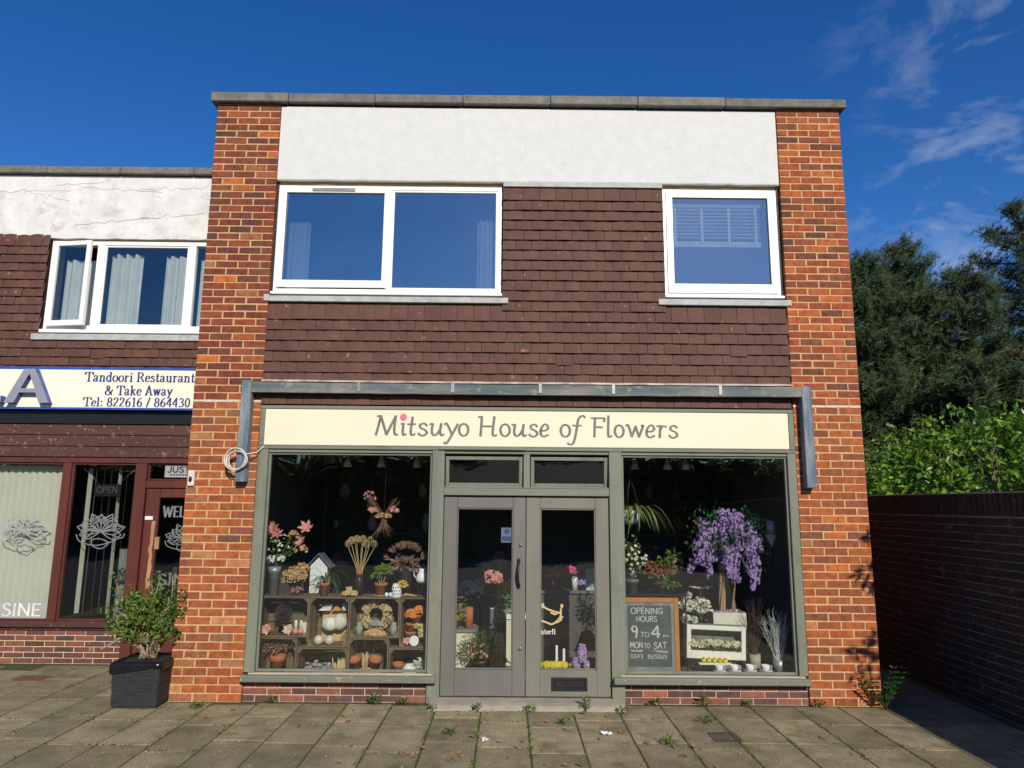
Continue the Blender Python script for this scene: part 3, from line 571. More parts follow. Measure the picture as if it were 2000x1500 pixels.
part('flap', M_iron, lp, lambda b: b.cbox(.26, .538, .0175, .0255, .14, .204, .003))
part('threshold', M_gasket, shop, lambda b: b.box(-.79, .785, .03, .1, .0525, .0585))
part('shop_ceiling', mat('ceiling_white', (.5, .5, .48), rough=.9), shop, lambda b: b.box(-2.98, 2.98, .312, 4.98, 2.70, 2.71))
part('shop_room', M_dark, shop, lambda b: (b.add([(-2.99, .31, .05), (2.99, .31, .05), (2.99, .31, 2.72), (-2.99, .31, 2.72), (-2.99, 5, .05), (2.99, 5, .05), (2.99, 5, 2.72), (-2.99, 5, 2.72)], [(4, 5, 6, 7), (3, 7, 6, 2), (0, 4, 7, 3), (1, 2, 6, 5)]), b.box(-2.612, 2.612, .101, .309, 2.36, 2.74), b.box(-2.612, -2.60, .101, .30, .1, 2.35), b.box(2.606, 2.612, .101, .30, .1, 2.35)))
part('shop_floor', M_floor, shop, lambda b: b.box(-2.99, 2.99, .11, 5, .02, .056))
part('display_deck', mat('display_deck', (.16, .155, .14), rough=.7), shop, lambda b: (b.box(-2.6, -.93, .101, .75, .06, .105), b.box(.92, 2.6, .101, 1.0, .06, .236)))
for k, x in enumerate((-1.85, -1.50, -1.13, 1.13, 1.47, 1.66)):
    sp = thing('ceiling_spotlight', ['white ceiling spotlight nearest the left end of the shopfront', 'middle white ceiling spotlight behind the left shop window', 'right hand white ceiling spotlight behind the left shop window', 'left hand white ceiling spotlight behind the right shop window', 'middle white ceiling spotlight behind the right shop window', 'right hand white ceiling spotlight behind the right shop window'][k], 'spotlight', (x, .5, 2.2), 'ceiling spotlights')
    part('mount', mat('white_metal', (.75, .74, .70), rough=.4), sp, lambda b: b.tube([(x, .5, 2.70), (x, .5, 2.27)], .016, 10))
    part('lamp_head', MATS['white_metal'], sp, lambda b: b.lathe([(.0, .10), (.022, .098), (.03, .06), (.046, .0), (.04, .004), (.0, .03)], (x, .5, 2.175), 14))

# ================================================================== sign, awning frame, cable
sg = thing('shop_sign', 'cream fascia sign with grey lettering Mitsuyo House of Flowers and a pink dot', 'sign', (0, 0, 2.348))
part('board', M_cream, sg, lambda b: b.box(-2.556, 2.55, -.004, .03, 2.36, 2.708))
part('surround', M_paint_h, sg, lambda b: (b.cbox(-2.604, 2.604, -.014, .05, 2.709, 2.742, .004), b.cbox(-2.604, -2.557, -.013, .05, 2.348, 2.708, .004), b.cbox(2.551, 2.604, -.013, .05, 2.348, 2.708, .004), b.cbox(-2.5565, 2.5505, -.012, .05, 2.347, 2.3595, .003)))
LET = [('M', 733.6, 776.8), ('i', 782.4, 792.8), ('t', 795, 810.5), ('s', 816, 834), ('u', 838, 866.5), ('y', 867, 893.6), ('o', 896, 914), ('H', 933, 970), ('o', 977, 995), ('u', 999, 1028), ('s', 1033, 1050), ('e', 1054.5, 1071), ('o', 1095, 1113), ('f', 1108, 1143), ('F', 1155, 1181), ('l', 1185.5, 1195), ('o', 1201, 1218), ('w', 1223, 1257), ('e', 1262, 1279), ('r', 1283, 1303), ('s', 1307, 1324)]
for c, a, b_ in LET:
    x0, x1 = [-1.483 + (q - 732) * .00498 for q in (a, b_)]
    part('letter', M_letter, sg, lambda b: strokes(b, HUM[c], lambda u, v: (x0 + (x1 - x0) * u, 2.459 + .19 * v), -.0055, .19, .068, .046, .0014))
part('dot', M_pink, sg, lambda b: b.lathe([(0, 0), (.034, 0), (.034, .0025), (0, .0025)], (0, 0, 0), 24) if 0 else b.add([(-1.211 + .034 * math.cos(a * PI / 12), y, 2.637 + .036 * math.sin(a * PI / 12)) for y in (-.0075, -.0042) for a in range(24)], [tuple(range(24))] + [(k, (k + 1) % 24, 24 + (k + 1) % 24, 24 + k) for k in range(24)]))
aw = thing('awning_frame', 'weathered blue timber awning frame fixed across the shopfront', 'awning frame', (0, -.05, 2.0))
def warpbox(b, x0, x1, y0, y1, z0, z1, n=24):
    vs = []
    for i in range(n + 1):
        x = x0 + (x1 - x0) * i / n; e = [.004 * NZ.noise(V((x * 4, k, 2))) for k in range(4)]; s_ = -.004 * math.sin(PI * i / n)
        vs += [(x, y0 + e[0], z0 + e[1] + s_), (x, y0 + e[0], z1 + e[2] + s_), (x, y1, z1 + e[3] + s_), (x, y1, z0 + e[1] + s_)]
    fs = [(4 * i + j, 4 * i + (j + 1) % 4, 4 * i + 4 + (j + 1) % 4, 4 * i + 4 + j) for i in range(n) for j in range(4)]
    b.add(vs, fs + [(3, 2, 1, 0), tuple(4 * n + j for j in range(4))])
part('beam', M_wood, aw, lambda b: warpbox(b, -2.678, 2.662, -.10, -.035, 2.858, 2.955))
part('post', M_woodv, aw, lambda b: b.cbox(-2.775, -2.680, -.105, -.004, 1.995, 2.972, .006))
part('post', M_woodv, aw, lambda b: b.cbox(2.663, 2.757, -.105, -.004, 1.982, 2.962, .006))
for x in (-1.64, -.73, .12, .83, 1.87):
    part('bracket', M_steel, aw, lambda b: (b.cbox(x - .016, x + .016, -.1085, -.1055, 2.87, 2.965, .001), b.cbox(x - .016, x + .016, -.105, -.03, 2.961, 2.966, .001)))
ledge = one('flashing_ledge', 'peeling white lead ledge along the tiles above the timber beam', 'flashing', mat('peeling_ledge', (.30, .20, .17), (.62, .55, .5), 14, .9, .8, 40, stretch=(.5, 1, 1)), (0, -.03, 2.96), lambda b: warpbox(b, -2.60, 2.60, -.06, -.026, 2.972, 2.99))
def coil(b):
    c = V((-2.765, -.135, 2.205))
    for k in range(5):
        rx, rz, dx, dz = U(.075, .10), U(.085, .11), U(-.012, .012), U(-.02, .012)
        b.tube([(c.x + dx + rx * math.cos(a), c.y - .012 + .010 * k + .006 * math.sin(3 * a), c.z + dz + rz * math.sin(a)) for a in [i * 2 * PI / 28 for i in range(29)]], .0065, 6)
    b.tube([(-2.69, -.12, 2.26), (-2.65, -.10, 2.262), (-2.60, -.05, 2.28), (-2.56, -.02, 2.33), (-2.545, -.016, 2.345)], .0055, 6)
    b.tube([(-2.775, -.108, 2.30), (-2.772, -.15, 2.315), (-2.77, -.15, 2.28)], .005, 6)
one('cable_coil', 'coil of white electrical cable hung on the left timber post', 'cable', mat('white_cable', (.62, .58, .53), (.5, .46, .42), 30, .5), (-2.765, -.12, 2.1), coil)
bx = thing('door_entry_box', 'small white box with black button on the left brick pier', 'entry box', (-3.216, -.01, 1.97))
part('plate', mat('ivory_plastic', (.62, .60, .54), (.5, .48, .43), 20, .5), bx, lambda b: b.cbox(-3.258, -3.195, -.022, -.003, 1.955, 2.105, .004))
part('button', M_black, bx, lambda b: b.lathe([(0, 0), (.02, 0), (.02, .03), (.0, .03)], (0, 0, 0), 14) if 0 else b.blob((-3.228, -.03, 2.02), (.016, .018, .026), 10, 6, .05))

# ================================================================== neighbouring restaurant, set back 1.5 m
YN = 1.5
rest = thing('restaurant_building', 'set back brick restaurant with dark red shopfront and dirty white parapet', 'building', (-5.3, YN, 0))
XL, XR = -9.6, -3.28
def ncore(b):
    b.box(XL, XR, YN + .06, YN + .3, 2.30, 3.80); b.box(XL, -5.87, YN + .061, YN + .3, 3.802, 4.99); b.box(XL, XR, YN + .05, YN + .3, 4.992, 5.83); b.box(XL, XL + .3, YN + .302, 9.5, 0, 5.83); b.box(XL + .302, XR - .01, 9.2, 9.5, 0, 5.83); b.box(XL, -5.95, YN + .062, YN + .3, 0, .3)
part('wall_core', M_mort, rest, ncore)
def npanel(b):
    n = 60; vs = []; zt, zb = 5.835, 5.012
    for i in range(n + 1):
        x = XL + (XR - XL) * i / n; e = .012 * NZ.noise(V((x * 5, 0, 9))) + .006 * NZ.noise(V((x * 19, 1, 9)))
        for z, y in ((zt, .045), (zt, 0), ((zt + zb) / 2, .004 * NZ.noise(V((x * 2, 5, 1)))), (zb + e, .004), (zb + e, .045)): vs.append((x, YN + y, z))
    b.add(vs, [(5 * i + k, 5 * i + k + 1, 5 * i + k + 6, 5 * i + k + 5) for i in range(n) for k in range(4)])
part('render_panel', M_renderd, rest, npanel)
part('crack', mat('render_crack', (.20, .20, .205)), rest, lambda b: [b.tube([(x0 + t * ln / 12, YN - .0015 + .004 * 0, z0 + .05 * sl_ * t / 12 + .05 * NZ.noise(V((t * .9, q, 0))) + .018 * NZ.noise(V((t * 2.7, q, 5)))) for t in range(13)], .0014, 4) for q, (x0, z0, ln, sl_) in enumerate(((-6.6, 5.62, .9, .3), (-5.9, 5.70, .6, 1), (-5.55, 5.68, 1.0, -1), (-4.8, 5.66, .7, .4), (-5.6, 5.18, .9, 2.0), (-4.8, 5.28, .8, 1.2), (-6.2, 5.60, .5, -2)))])
for k in range(7):
    xa = XL - .05 + k * .915; part('coping_stone', M_cope, rest, lambda b: b.cbox(xa, min(xa + .909, XR - .004), YN - .06, YN + .3, 5.846, 5.936 + U(-.004, .004), .008))
nt_ = part('tile_hanging', M_tileb, rest, lambda b: (b.box(XL, XR, YN + .02, YN + .058, 3.36, 3.80), b.box(XL, -5.88, YN + .021, YN + .059, 3.802, 4.985)))
hang(nt_, -7.45, XR, 3.30, 4.93, lambda z, a, c: [(a, -5.875)] if z > 3.68 else [(a, c)], 300, YN)
# its upper window
nw = part('upper_window', M_upvc, rest, lambda b: (b.frame(-5.862, -3.30, 3.835, 4.985, .05, YN + .03, YN + .10, .075), b.cbox(-5.30, -5.205, YN + .0315, YN + .0985, 3.911, 4.934, .004), b.cbox(-4.17, -4.08, YN + .0315, YN + .0985, 3.911, 4.934, .004)))
b = MB(); b.x = MX.Translation((-5.80, YN + .02, 0)) @ MX.Rotation(rad(-9), 4, 'Z') @ MX.Translation((5.80, -YN - .02, 0))
b.frame(-5.80, -5.30, 3.885, 4.955, .055, YN - .02, YN + .02, .07); sa = b.obj('open_sash', M_upvc, nw)
b2 = MB(); b2.x = b.x; b2.box(-5.747, -5.353, YN - .003, YN + .003, 3.953, 4.902); b2.obj('pane', M_glassn, sa)
pane(nw, -5.205, -4.17, 3.911, 4.934, YN + .06, M_glassn); pane(nw, -4.08, -3.35, 3.911, 4.934, YN + .06, M_glassn)
part('bead', M_upvc, nw, lambda b: b.frame(-5.204, -4.171, 3.912, 4.933, .02, YN + .04, YN + .058))
part('window_sill', M_upvc, nw, lambda b: b.cbox(-5.875, -3.29, YN - .02, YN + .029, 3.808, 3.85, .004))
part('lead_apron', M_lead, nw, lambda b: [b.cbox(-5.95 + .9 * k, min(-5.95 + .9 * k + .898, -3.29), YN - .036, YN + .015, 3.715 + U(-.004, .004), 3.79, .004) for k in range(3)])
part('upstairs_room', M_room, rest, lambda b: rooms(b, -9, -3.3, 3.3, 5.4, YN + .31, 6))
M_net = mat('net_curtain', (.84, .84, .78), (.74, .74, .68), 4, .9, transl=.35)
curtain('curtain', 'cream curtain behind the open casement of the restaurant upper window', -5.74, -5.31, 3.86, 4.78, YN + .16, M_net, .02, 6)
curtain('curtain', 'cream curtain at left of the wide middle pane above the restaurant', -5.18, -4.78, 3.86, 4.86, YN + .16, M_net, .025, 7)
curtain('curtain', 'cream curtain at right of the wide middle pane above the restaurant', -4.50, -4.17, 3.86, 4.84, YN + .16, M_net, .03, 6)
curtain('curtain', 'cream curtain in the narrow pane beside the brick pier', -4.06, -3.80, 3.86, 4.80, YN + .16, M_net, .02, 4)
# fascia boards, sign
M_red = mat('flaking_maroon_board', (.085, .036, .028), (.058, .026, .021), 5, .6, .4, 40, stretch=(.1, 1, 1), spots=[((.30, .18, .15), 20, .60, .05, .7)])
M_redv = mat('maroon_joinery', (.115, .032, .023), (.08, .023, .017), 6, .45, .3, 40, stretch=(1, 1, .12))
for k, (z0, z1) in enumerate(((2.312, 2.432), (2.438, 2.565), (2.571, 2.70))): part('fascia_board', M_red, rest, lambda b: b.cbox(XL, XR, YN - .03 + .004 * k, YN + .055, z0, z1, .005))
part('fascia_top', mat('black_fascia', (.012, .012, .014), rough=.4), rest, lambda b: b.box(XL, XR, YN - .045, YN + .056, 2.703, 2.86))
rs = thing('restaurant_sign', 'cream and blue restaurant sign reading Tandoori Restaurant and Take Away', 'sign', (-5.2, YN - .1, 2.86))
M_blue = mat('sign_blue', (.035, .09, .42), rough=.4)
part('board', mat('sign_cream', (.80, .76, .64), (.78, .74, .61), 1.5, .4), rs, lambda b: b.box(-9.0, -3.32, YN - .12, YN - .05, 2.885, 3.335))
part('trim', M_blue, rs, lambda b: (b.box(-9.0, -3.32, YN - .124, YN - .05, 3.336, 3.365), b.box(-9.0, -3.32, YN - .124, YN - .05, 2.861, 2.884)))
M_navy = mat('navy_letter', (.03, .045, .22), rough=.5)
yl = YN - .1235; k_ = (6.905 + YN - .12) / (6.905 + YN); fxn = lambda x: -.186 + (x + .186) * k_
for tx, cxn, zb, h, wd in (('Tandoori Restaurant', -4.60, 3.195, .112, 1.30), ('& Take Away', -4.60, 3.035, .112, .80), ('Tel: 822616 / 864430', -4.61, 2.90, .105, 1.26)):
    x = fxn(cxn) - wd / 2
    adv = sum(ROM[c][0] + .05 for c in tx); k = wd / adv
    for c in tx:
        if c != ' ': part('letter', M_navy, rs, lambda b: strokes(b, ROM[c][1], lambda u, v: (x + u * k, zb + v * h), yl, h, .088, .034, .002))
        x += (ROM[c][0] + .05) * k
M_lil = mat('lilac_metal', (.33, .33, .385), (.30, .30, .355), 3, .35, metal=.3)
def blockletter(parent, polys, x, z, wd, h, y0, y1):
    face = MB(); side = MB()
    for P in polys:
        n = len(P); q = [(x + u * wd, z + v * h) for u, v in P]
        face.add([(a, y0, c) for a, c in q], [tuple(range(n))])
        side.add([(a, y, c) for y in (y0 + .0008, y1) for a, c in q], [(i, (i + 1) % n, n + (i + 1) % n, n + i) for i in range(n)])
    o = face.obj('letter', M_lil, parent); side.obj('letter_side', M_blue, o)
blockletter(rs, [[(.0, 0), (.22, 0), (.32, .30), (.345, .42), (.5, .86), (.42, 1), (.37, 1)], [(.5, .86), (.655, .42), (.68, .30), (.78, 0), (1, 0), (.63, 1), (.42, 1)], [(.32, .30), (.68, .30), (.655, .42), (.345, .42)]], fxn(-6.14), 2.925, .52, .40, YN - .20, YN - .125)
blockletter(rs, [[(0, 0), (1, 0), (1, .2), (.34, .2), (.34, 1), (0, 1)]], fxn(-6.56), 2.925, .38, .40, YN - .20, YN - .125)
# restaurant shopfront
nf = bpy.data.objects.new('shopfront', None); COL.objects.link(nf); nf.parent = rest; nf.location = (0, 0, 0)
part('top_rail', M_redv, nf, lambda b: b.cbox(XL, XR, YN - .01, YN + .08, 2.246, 2.308, .004))
for x0, x1, z0 in ((-7.2, -7.1, .46), (-5.39, -5.30, .46), (-4.535, -4.415, .02), (-3.45, -3.35, .02)): part('jamb', M_redv, nf, lambda b: b.cbox(x0, x1, YN - .012, YN + .085, z0, 2.245, .005))
part('window_sill', M_red, nf, lambda b: (b.cbox(-7.3, -4.536, YN - .06, YN + .09, .40, .459, .006), b.cbox(-7.3, -4.536, YN - .02, YN + .09, .365, .3995, .004)))
for x0, x1 in ((-7.099, -5.391), (-5.299, -4.536)):
    wn = part('restaurant_window', M_redv, nf, lambda b: b.frame(x0, x1, .46, 2.245, .022, YN + .01, YN + .06))
    pane(wn, x0 + .02, x1 - .02, .48, 2.225, YN + .03, M_glass, 'pane', .006)
M_frost = mat('frosted_film', (.33, .35, .34), (.28, .30, .29), 8, .8)
def lotus(b, cx, cz, r, y):
    fx = lambda u, v: (cx + u * r, cz + v * r)
    st = []
    for k in range(9):
        a = rad(-10 + k * 25); L_ = .95 if k % 2 else .8
        ux, uz = math.cos(a), math.sin(a) * .8; px, pz = -math.sin(a) * .2, math.cos(a) * .2
        st += [[(0, 0), (ux * .5 + px, uz * .5 + pz), (ux * L_, uz * L_)], [(0, 0), (ux * .5 - px, uz * .5 - pz), (ux * L_, uz * L_)]]
        st += [[(ux * .25, uz * .25 + .1), (ux * .55 + px * .7, uz * .6 + pz * .6), (ux * .75, uz * .78 + .06)]]
    for k in range(12):
        a = rad(R.uniform(10, 170)); rr = U(.45, .85); st.append([(rr * math.cos(a) + q, rr * .8 * math.sin(a) + .1 * math.sin(q * 20)) for q in (-.12, 0, .12)])
    st += [[(-.9, -.1), (-.75, -.35), (-.2, -.5), (.3, -.42), (.8, -.2)], [(-.3, -.2), (-.25, -.5), (.1, -.62), (.35, -.4), (0, -.25), (-.3, -.3)], [(.5, -.12), (.85, -.22), (.95, -.05)]]
    strokes(b, st, fx, y, r, .020, .017, .001)
M_frostw = mat('etched_white', (.20, .22, .23), rough=.9)
for x in (-5.80, -4.90): part('etched_lotus', M_frost if x < -5.5 else M_frostw, rest, lambda b: lotus(b, x, 1.45, .30, YN + .0265))
fb = part('frosted_band', M_frost, rest, lambda b: b.box(-7.05, -5.415, YN + .027, YN + .029, .485, .665))
part('lettering', mat('cream_letter', (.74, .74, .68), rough=.8), fb, lambda b: text(b, 'CUISINE', -6.29, .51, .135, YN + .0255, CAP, .09, .05, wd=.82, dep=.001))
nd = part('restaurant_door', M_redv, rest, lambda b: (b.cbox(-4.41, -4.25, YN + .02, YN + .06, .05, 1.955, .004), b.cbox(-3.62, -3.46, YN + .02, YN + .06, .05, 1.955, .004), b.cbox(-4.249, -3.621, YN + .0215, YN + .0585, 1.85, 1.955, .004), b.cbox(-4.249, -3.621, YN + .0215, YN + .0585, .05, .45, .004)))
pane(nd, -4.255, -3.615, .44, 1.86, YN + .035, M_glass)
for w_, x, z, h, wd in (('WELCOME', -4.20, 1.63, .12, .62), ('SINE', -4.20, .86, .12, .46)): part('lettering', M_frostw, nd, lambda b: text(b, w_, x, z, h, YN + .033, CAP, .10, .05, wd=wd, dep=.001))
part('etched_lotus', M_frostw, nd, lambda b: lotus(b, -3.93, 1.38, .24, YN + .033))
part('bare_wood_patch', mat('bare_wood', (.42, .25, .13), (.30, .15, .09), 14, .8, stretch=(1, 1, .2)), nd, lambda b: (b.add([(-4.30 + .022 * NZ.noise(V((k * .8, 3, 0))) + sx * (.018 + .016 * abs(NZ.noise(V((k * .6, 1, 0))))), YN + .0185, .80 + k * .065) for k in range(13) for sx in (-1, 1)], [(2 * k, 2 * k + 1, 2 * k + 3, 2 * k + 2) for k in range(12)]), b.cbox(-4.262, -4.215, YN + .012, YN + .0345, 1.26, 1.40, .003)))
part('push_label', mat('white_sticker', (.75, .75, .75), rough=.5), nd, lambda b: b.box(-4.40, -4.31, YN + .0185, YN + .0195, 1.595, 1.635))
part('door_transom', M_redv, nf, lambda b: b.cbox(-4.414, -3.451, YN, YN + .08, 1.96, 2.045, .004))
fl_ = part('fanlight', M_redv, nf, lambda b: b.frame(-4.414, -3.451, 2.046, 2.245, .02, YN + .02, YN + .06)); pane(fl_, -4.40, -3.47, 2.06, 2.23, YN + .04, M_glass)
js = thing('delivery_sticker', 'grey sticker reading JUST on the fanlight of the restaurant door', 'sticker', (-4.0, YN + .037, 2.09))
part('sheet', mat('sticker_grey', (.36, .37, .38), rough=.5), js, lambda b: b.cbox(-4.225, -3.62, YN + .0345, YN + .0375, 2.085, 2.235, .001))
part('lettering', M_gasket, js, lambda b: (text(b, 'JUST EAT', -4.19, 2.145, .065, YN + .0325, CAP, .12, .10, wd=.52, dep=.001), [b.box(-4.16 + .035 * k, -4.16 + .035 * k + .026, YN + .0330, YN + .0338, 2.108, 2.122) for k in range(14)]))
# blinds behind the restaurant glass, open sign, room
M_blind = mat('cream_blind', (.74, .74, .65), (.69, .69, .60), 6, .8, transl=.2)
vb = thing('vertical_blind', 'closed cream vertical blind filling the left restaurant window', 'blind', (-6.2, YN + .2, .5))
for k in range(20):
    x = -7.05 + k * .083
    part('slat', M_blind, vb, lambda b: b.add([(x, YN + .17, .49), (x + .045, YN + .150, .49), (x + .088, YN + .195, .49), (x, YN + .17, 2.17), (x + .045, YN + .150, 2.17), (x + .088, YN + .195, 2.17)], [(0, 1, 4, 3), (1, 2, 5, 4)]))
part('head_rail', M_blind, vb, lambda b: b.box(-7.06, -5.40, YN + .14, YN + .2, 2.172, 2.215))
vb = thing('vertical_blind', 'open cream vertical blind in the narrow restaurant window', 'blind', (-4.9, YN + .2, .5))
for x, wd in ((-5.19, .055), (-5.10, .012), (-5.0, .006), (-4.92, .014), (-4.83, .042), (-4.73, .006), (-4.64, .010)):
    part('slat', M_blind, vb, lambda b: b.add([(x, YN + .16, .52), (x + wd - .034, YN + .22, .52), (x, YN + .16, 2.19), (x + wd - .034, YN + .22, 2.19)], [(0, 1, 3, 2)]))
part('head_rail', M_black, vb, lambda b: b.box(-5.29, -4.54, YN + .15, YN + .21, 2.192, 2.225))
op = thing('open_sign', 'unlit black hanging sign reading OPEN in the restaurant window', 'sign', (-4.89, YN + .08, 1.86))
part('panel', M_black, op, lambda b: b.cbox(-5.05, -4.74, YN + .07, YN + .09, 1.855, 2.0, .006))
part('lettering', mat('dim_led', (.16, .10, .10), rough=.6), op, lambda b: text(b, 'OPEN', -5.02, 1.90, .07, YN + .067, CAP, .05, .05, wd=.25, dep=.001))
part('cord', M_steel, op, lambda b: (b.tube([(-5.0, YN + .08, 2.0), (-5.22, YN + .08, 2.2)], .0025, 4), b.tube([(-4.79, YN + .08, 2.0), (-4.57, YN + .08, 2.2)], .0025, 4)))
part('dining_room', mat('restaurant_room', (.05, .035, .03), rough=.9), rest, lambda b: rooms(b, -9.2, -3.3, .03, 2.6, YN + .31, 6))
part('room_edge', M_dark, rest, lambda b: (b.box(-5.0, -4.55, YN + .9, YN + 1.3, .05, .95), b.box(-5.29, -5.0, YN + 1.2, YN + 1.5, .05, 1.2)))
npl = part('brick_plinth', mat('pale_plinth_mortar', (.66, .45, .24), (.5, .37, .24), 20, .95), rest, lambda b: b.box(-7.3, -4.54, YN + .006, YN + .06, 0, .364))
for k in range(6):
    x = -7.3 - (.11 if k % 2 else 0)
    while x < -4.55:
        l, r_ = max(x, -7.3), min(x + .215, -4.54)
        if r_ - l > .03: inst('brick', R.choice(BKP['s']), ((l + r_) / 2, YN, .031 + k * .061), npl).scale.x = (r_ - l) / .2145
        x += .225
# ================================================================== planter with shrub
px, py = -3.475, -.03
pt = thing('planter_box', 'square black slate effect planter lined with a black bin bag', 'planter', (px, py, 0))
def planter(b):
    n = 22; s_ = .215
    for k in range(n):
        z0, z1 = .01 + k * .0185, .01 + k * .0185 + .0165; t0 = s_ * (.93 + .07 * k / n); o = U(-.003, .002)
        xs = -t0
        b.cbox(px - t0 + o, px + t0 - o, py - t0 + o, py + t0 - o, z0, z1, .003)
        for q in range(3):
            u = U(-.18, .1); b.box(px + u, px + u + U(.05, .12), py - t0 - U(.001, .004), py - t0 + .02, z0 + .001, z1 - .001)
part('box', mat('slate_plastic', (.035, .037, .042), (.022, .023, .027), 25, .55, .6, 90), pt, planter)
def liner(b):
    n = 48; vs = []
    for i in range(n):
        a = 2 * PI * i / n; q = max(abs(math.cos(a)), abs(math.sin(a))); ca, sa_ = math.cos(a) / q, math.sin(a) / q; e = .010 * NZ.noise(V((ca * 4, sa_ * 4, 0)))
        for r_, z in ((.224 + e * .5, .355 + e * 3 + (.035 if sa_ < -.9 else 0) * ca), (.229 + e, .39), (.225 + e, .425 + e), (.21, .44 + e), (.195 + e, .41), (.19, .36)): vs.append((px + ca * r_, py + sa_ * r_, z))
    b.add(vs, [(6 * i + k, 6 * ((i + 1) % n) + k, 6 * ((i + 1) % n) + k + 1, 6 * i + k + 1) for i in range(n) for k in range(5)], True)
part('bin_liner', mat('black_polythene', (.012, .012, .013), rough=.22, bump=.9, bs=22), pt, liner)
part('soil', mat('potting_soil', (.04, .028, .018), bump=.8, bs=60), pt, lambda b: b.box(px - .19, px + .19, py - .19, py + .19, .30, .385))
pt.scale.z = .9
sh = thing('planter_shrub', 'leggy green shrub with bare twisted stems in the black planter', 'shrub', (px, py, .345))
stem = MB(); lf = MB()
for k in range(15):
    a = U(0, 2 * PI); p = V((px + U(-.06, .06), py + U(-.05, .05), .385)); pts = [p.copy()]; d = V((math.cos(a) * .7, math.sin(a) * .5, U(.5, 1.2))).normalized()
    n = R.randint(6, 9)
    for i in range(n):
        d = (d + rdir() * .45 + V((0, 0, .12)) + (V((px + .0, py, .8)) - p) * .25).normalized(); p = p + d * U(.07, .11); p.x = min(p.x, -3.2 if p.y > -.05 else -3.16); pts.append(p.copy())
        if i > 1:
            for q in range(R.randint(9, 15)):
                dd = rdir(-.2); c = p + rdir() * U(.02, .09); c.x = min(c.x, -3.17); lf.leaf(c, dd, rdir(), U(.03, .055), U(.014, .024))
    stem.tube(pts, [.014 * (1 - .75 * i / n) for i in range(n + 1)], 6)
for _ in range(3600):
    d = rdir(-.6); c = V((px - .05, py + .02, .70)) + V((d.x * .33, d.y * .25, d.z * .28)) * U(.55, 1.05)
    if NZ.noise(c * 7) > -.08 and c.z > .4:
        c.x = min(c.x, -3.17); lf.leaf(c, rdir(-.2), rdir(), U(.035, .065), U(.018, .03))
stem.tube([(px - .08, py - .1, .62), (px - .19, py - .16, .59), (px - .27, py - .2, .53), (px - .33, py - .22, .5)], [.012, .011, .01, .008], 6)
stem.tube([(px - .12, py - .12, .72), (px - .2, py - .16, .80), (px - .24, py - .17, .74), (px - .2, py - .15, .66), (px - .1, py - .1, .6)], [.006, .008, .008, .009, .01], 6)
stem.obj('stems', mat('shrub_stem', (.30, .24, .16), (.20, .16, .10), 20, .85, .5, 60), sh)
lf.obj('foliage', foli('shrub_leaf', (.065, .14, .024), (.14, .21, .035), .4, .25, .4), sh)

# ================================================================== right: garden wall, trees, hidden house
gw = thing('garden_wall', 'dark brick garden wall with soldier course running beside the alley', 'wall', (4.15, 0, 0))
XW = 4.16
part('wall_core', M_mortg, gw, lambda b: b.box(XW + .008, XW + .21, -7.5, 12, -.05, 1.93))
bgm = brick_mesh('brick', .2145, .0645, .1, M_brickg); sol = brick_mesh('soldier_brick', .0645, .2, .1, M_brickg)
cnt = 0; far = MB(); cells = []
for k in range(23):
    y = -7.5 + (.11 if k % 2 else 0)
    while y < 12:
        cells.append((abs(y - .2), y + .11, .037 + k * .075)); y += .225
cells.sort()
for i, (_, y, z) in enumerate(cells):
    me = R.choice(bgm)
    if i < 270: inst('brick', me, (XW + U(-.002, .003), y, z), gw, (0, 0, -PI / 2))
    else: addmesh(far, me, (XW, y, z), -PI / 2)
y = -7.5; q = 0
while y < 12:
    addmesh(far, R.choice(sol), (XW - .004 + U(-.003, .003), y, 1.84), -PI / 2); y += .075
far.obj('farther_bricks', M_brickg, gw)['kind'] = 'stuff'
part('wall_top', M_mortg, gw, lambda b: b.cbox(XW - .004, XW + .215, -7.5, 12, 1.935, 1.95, .004))

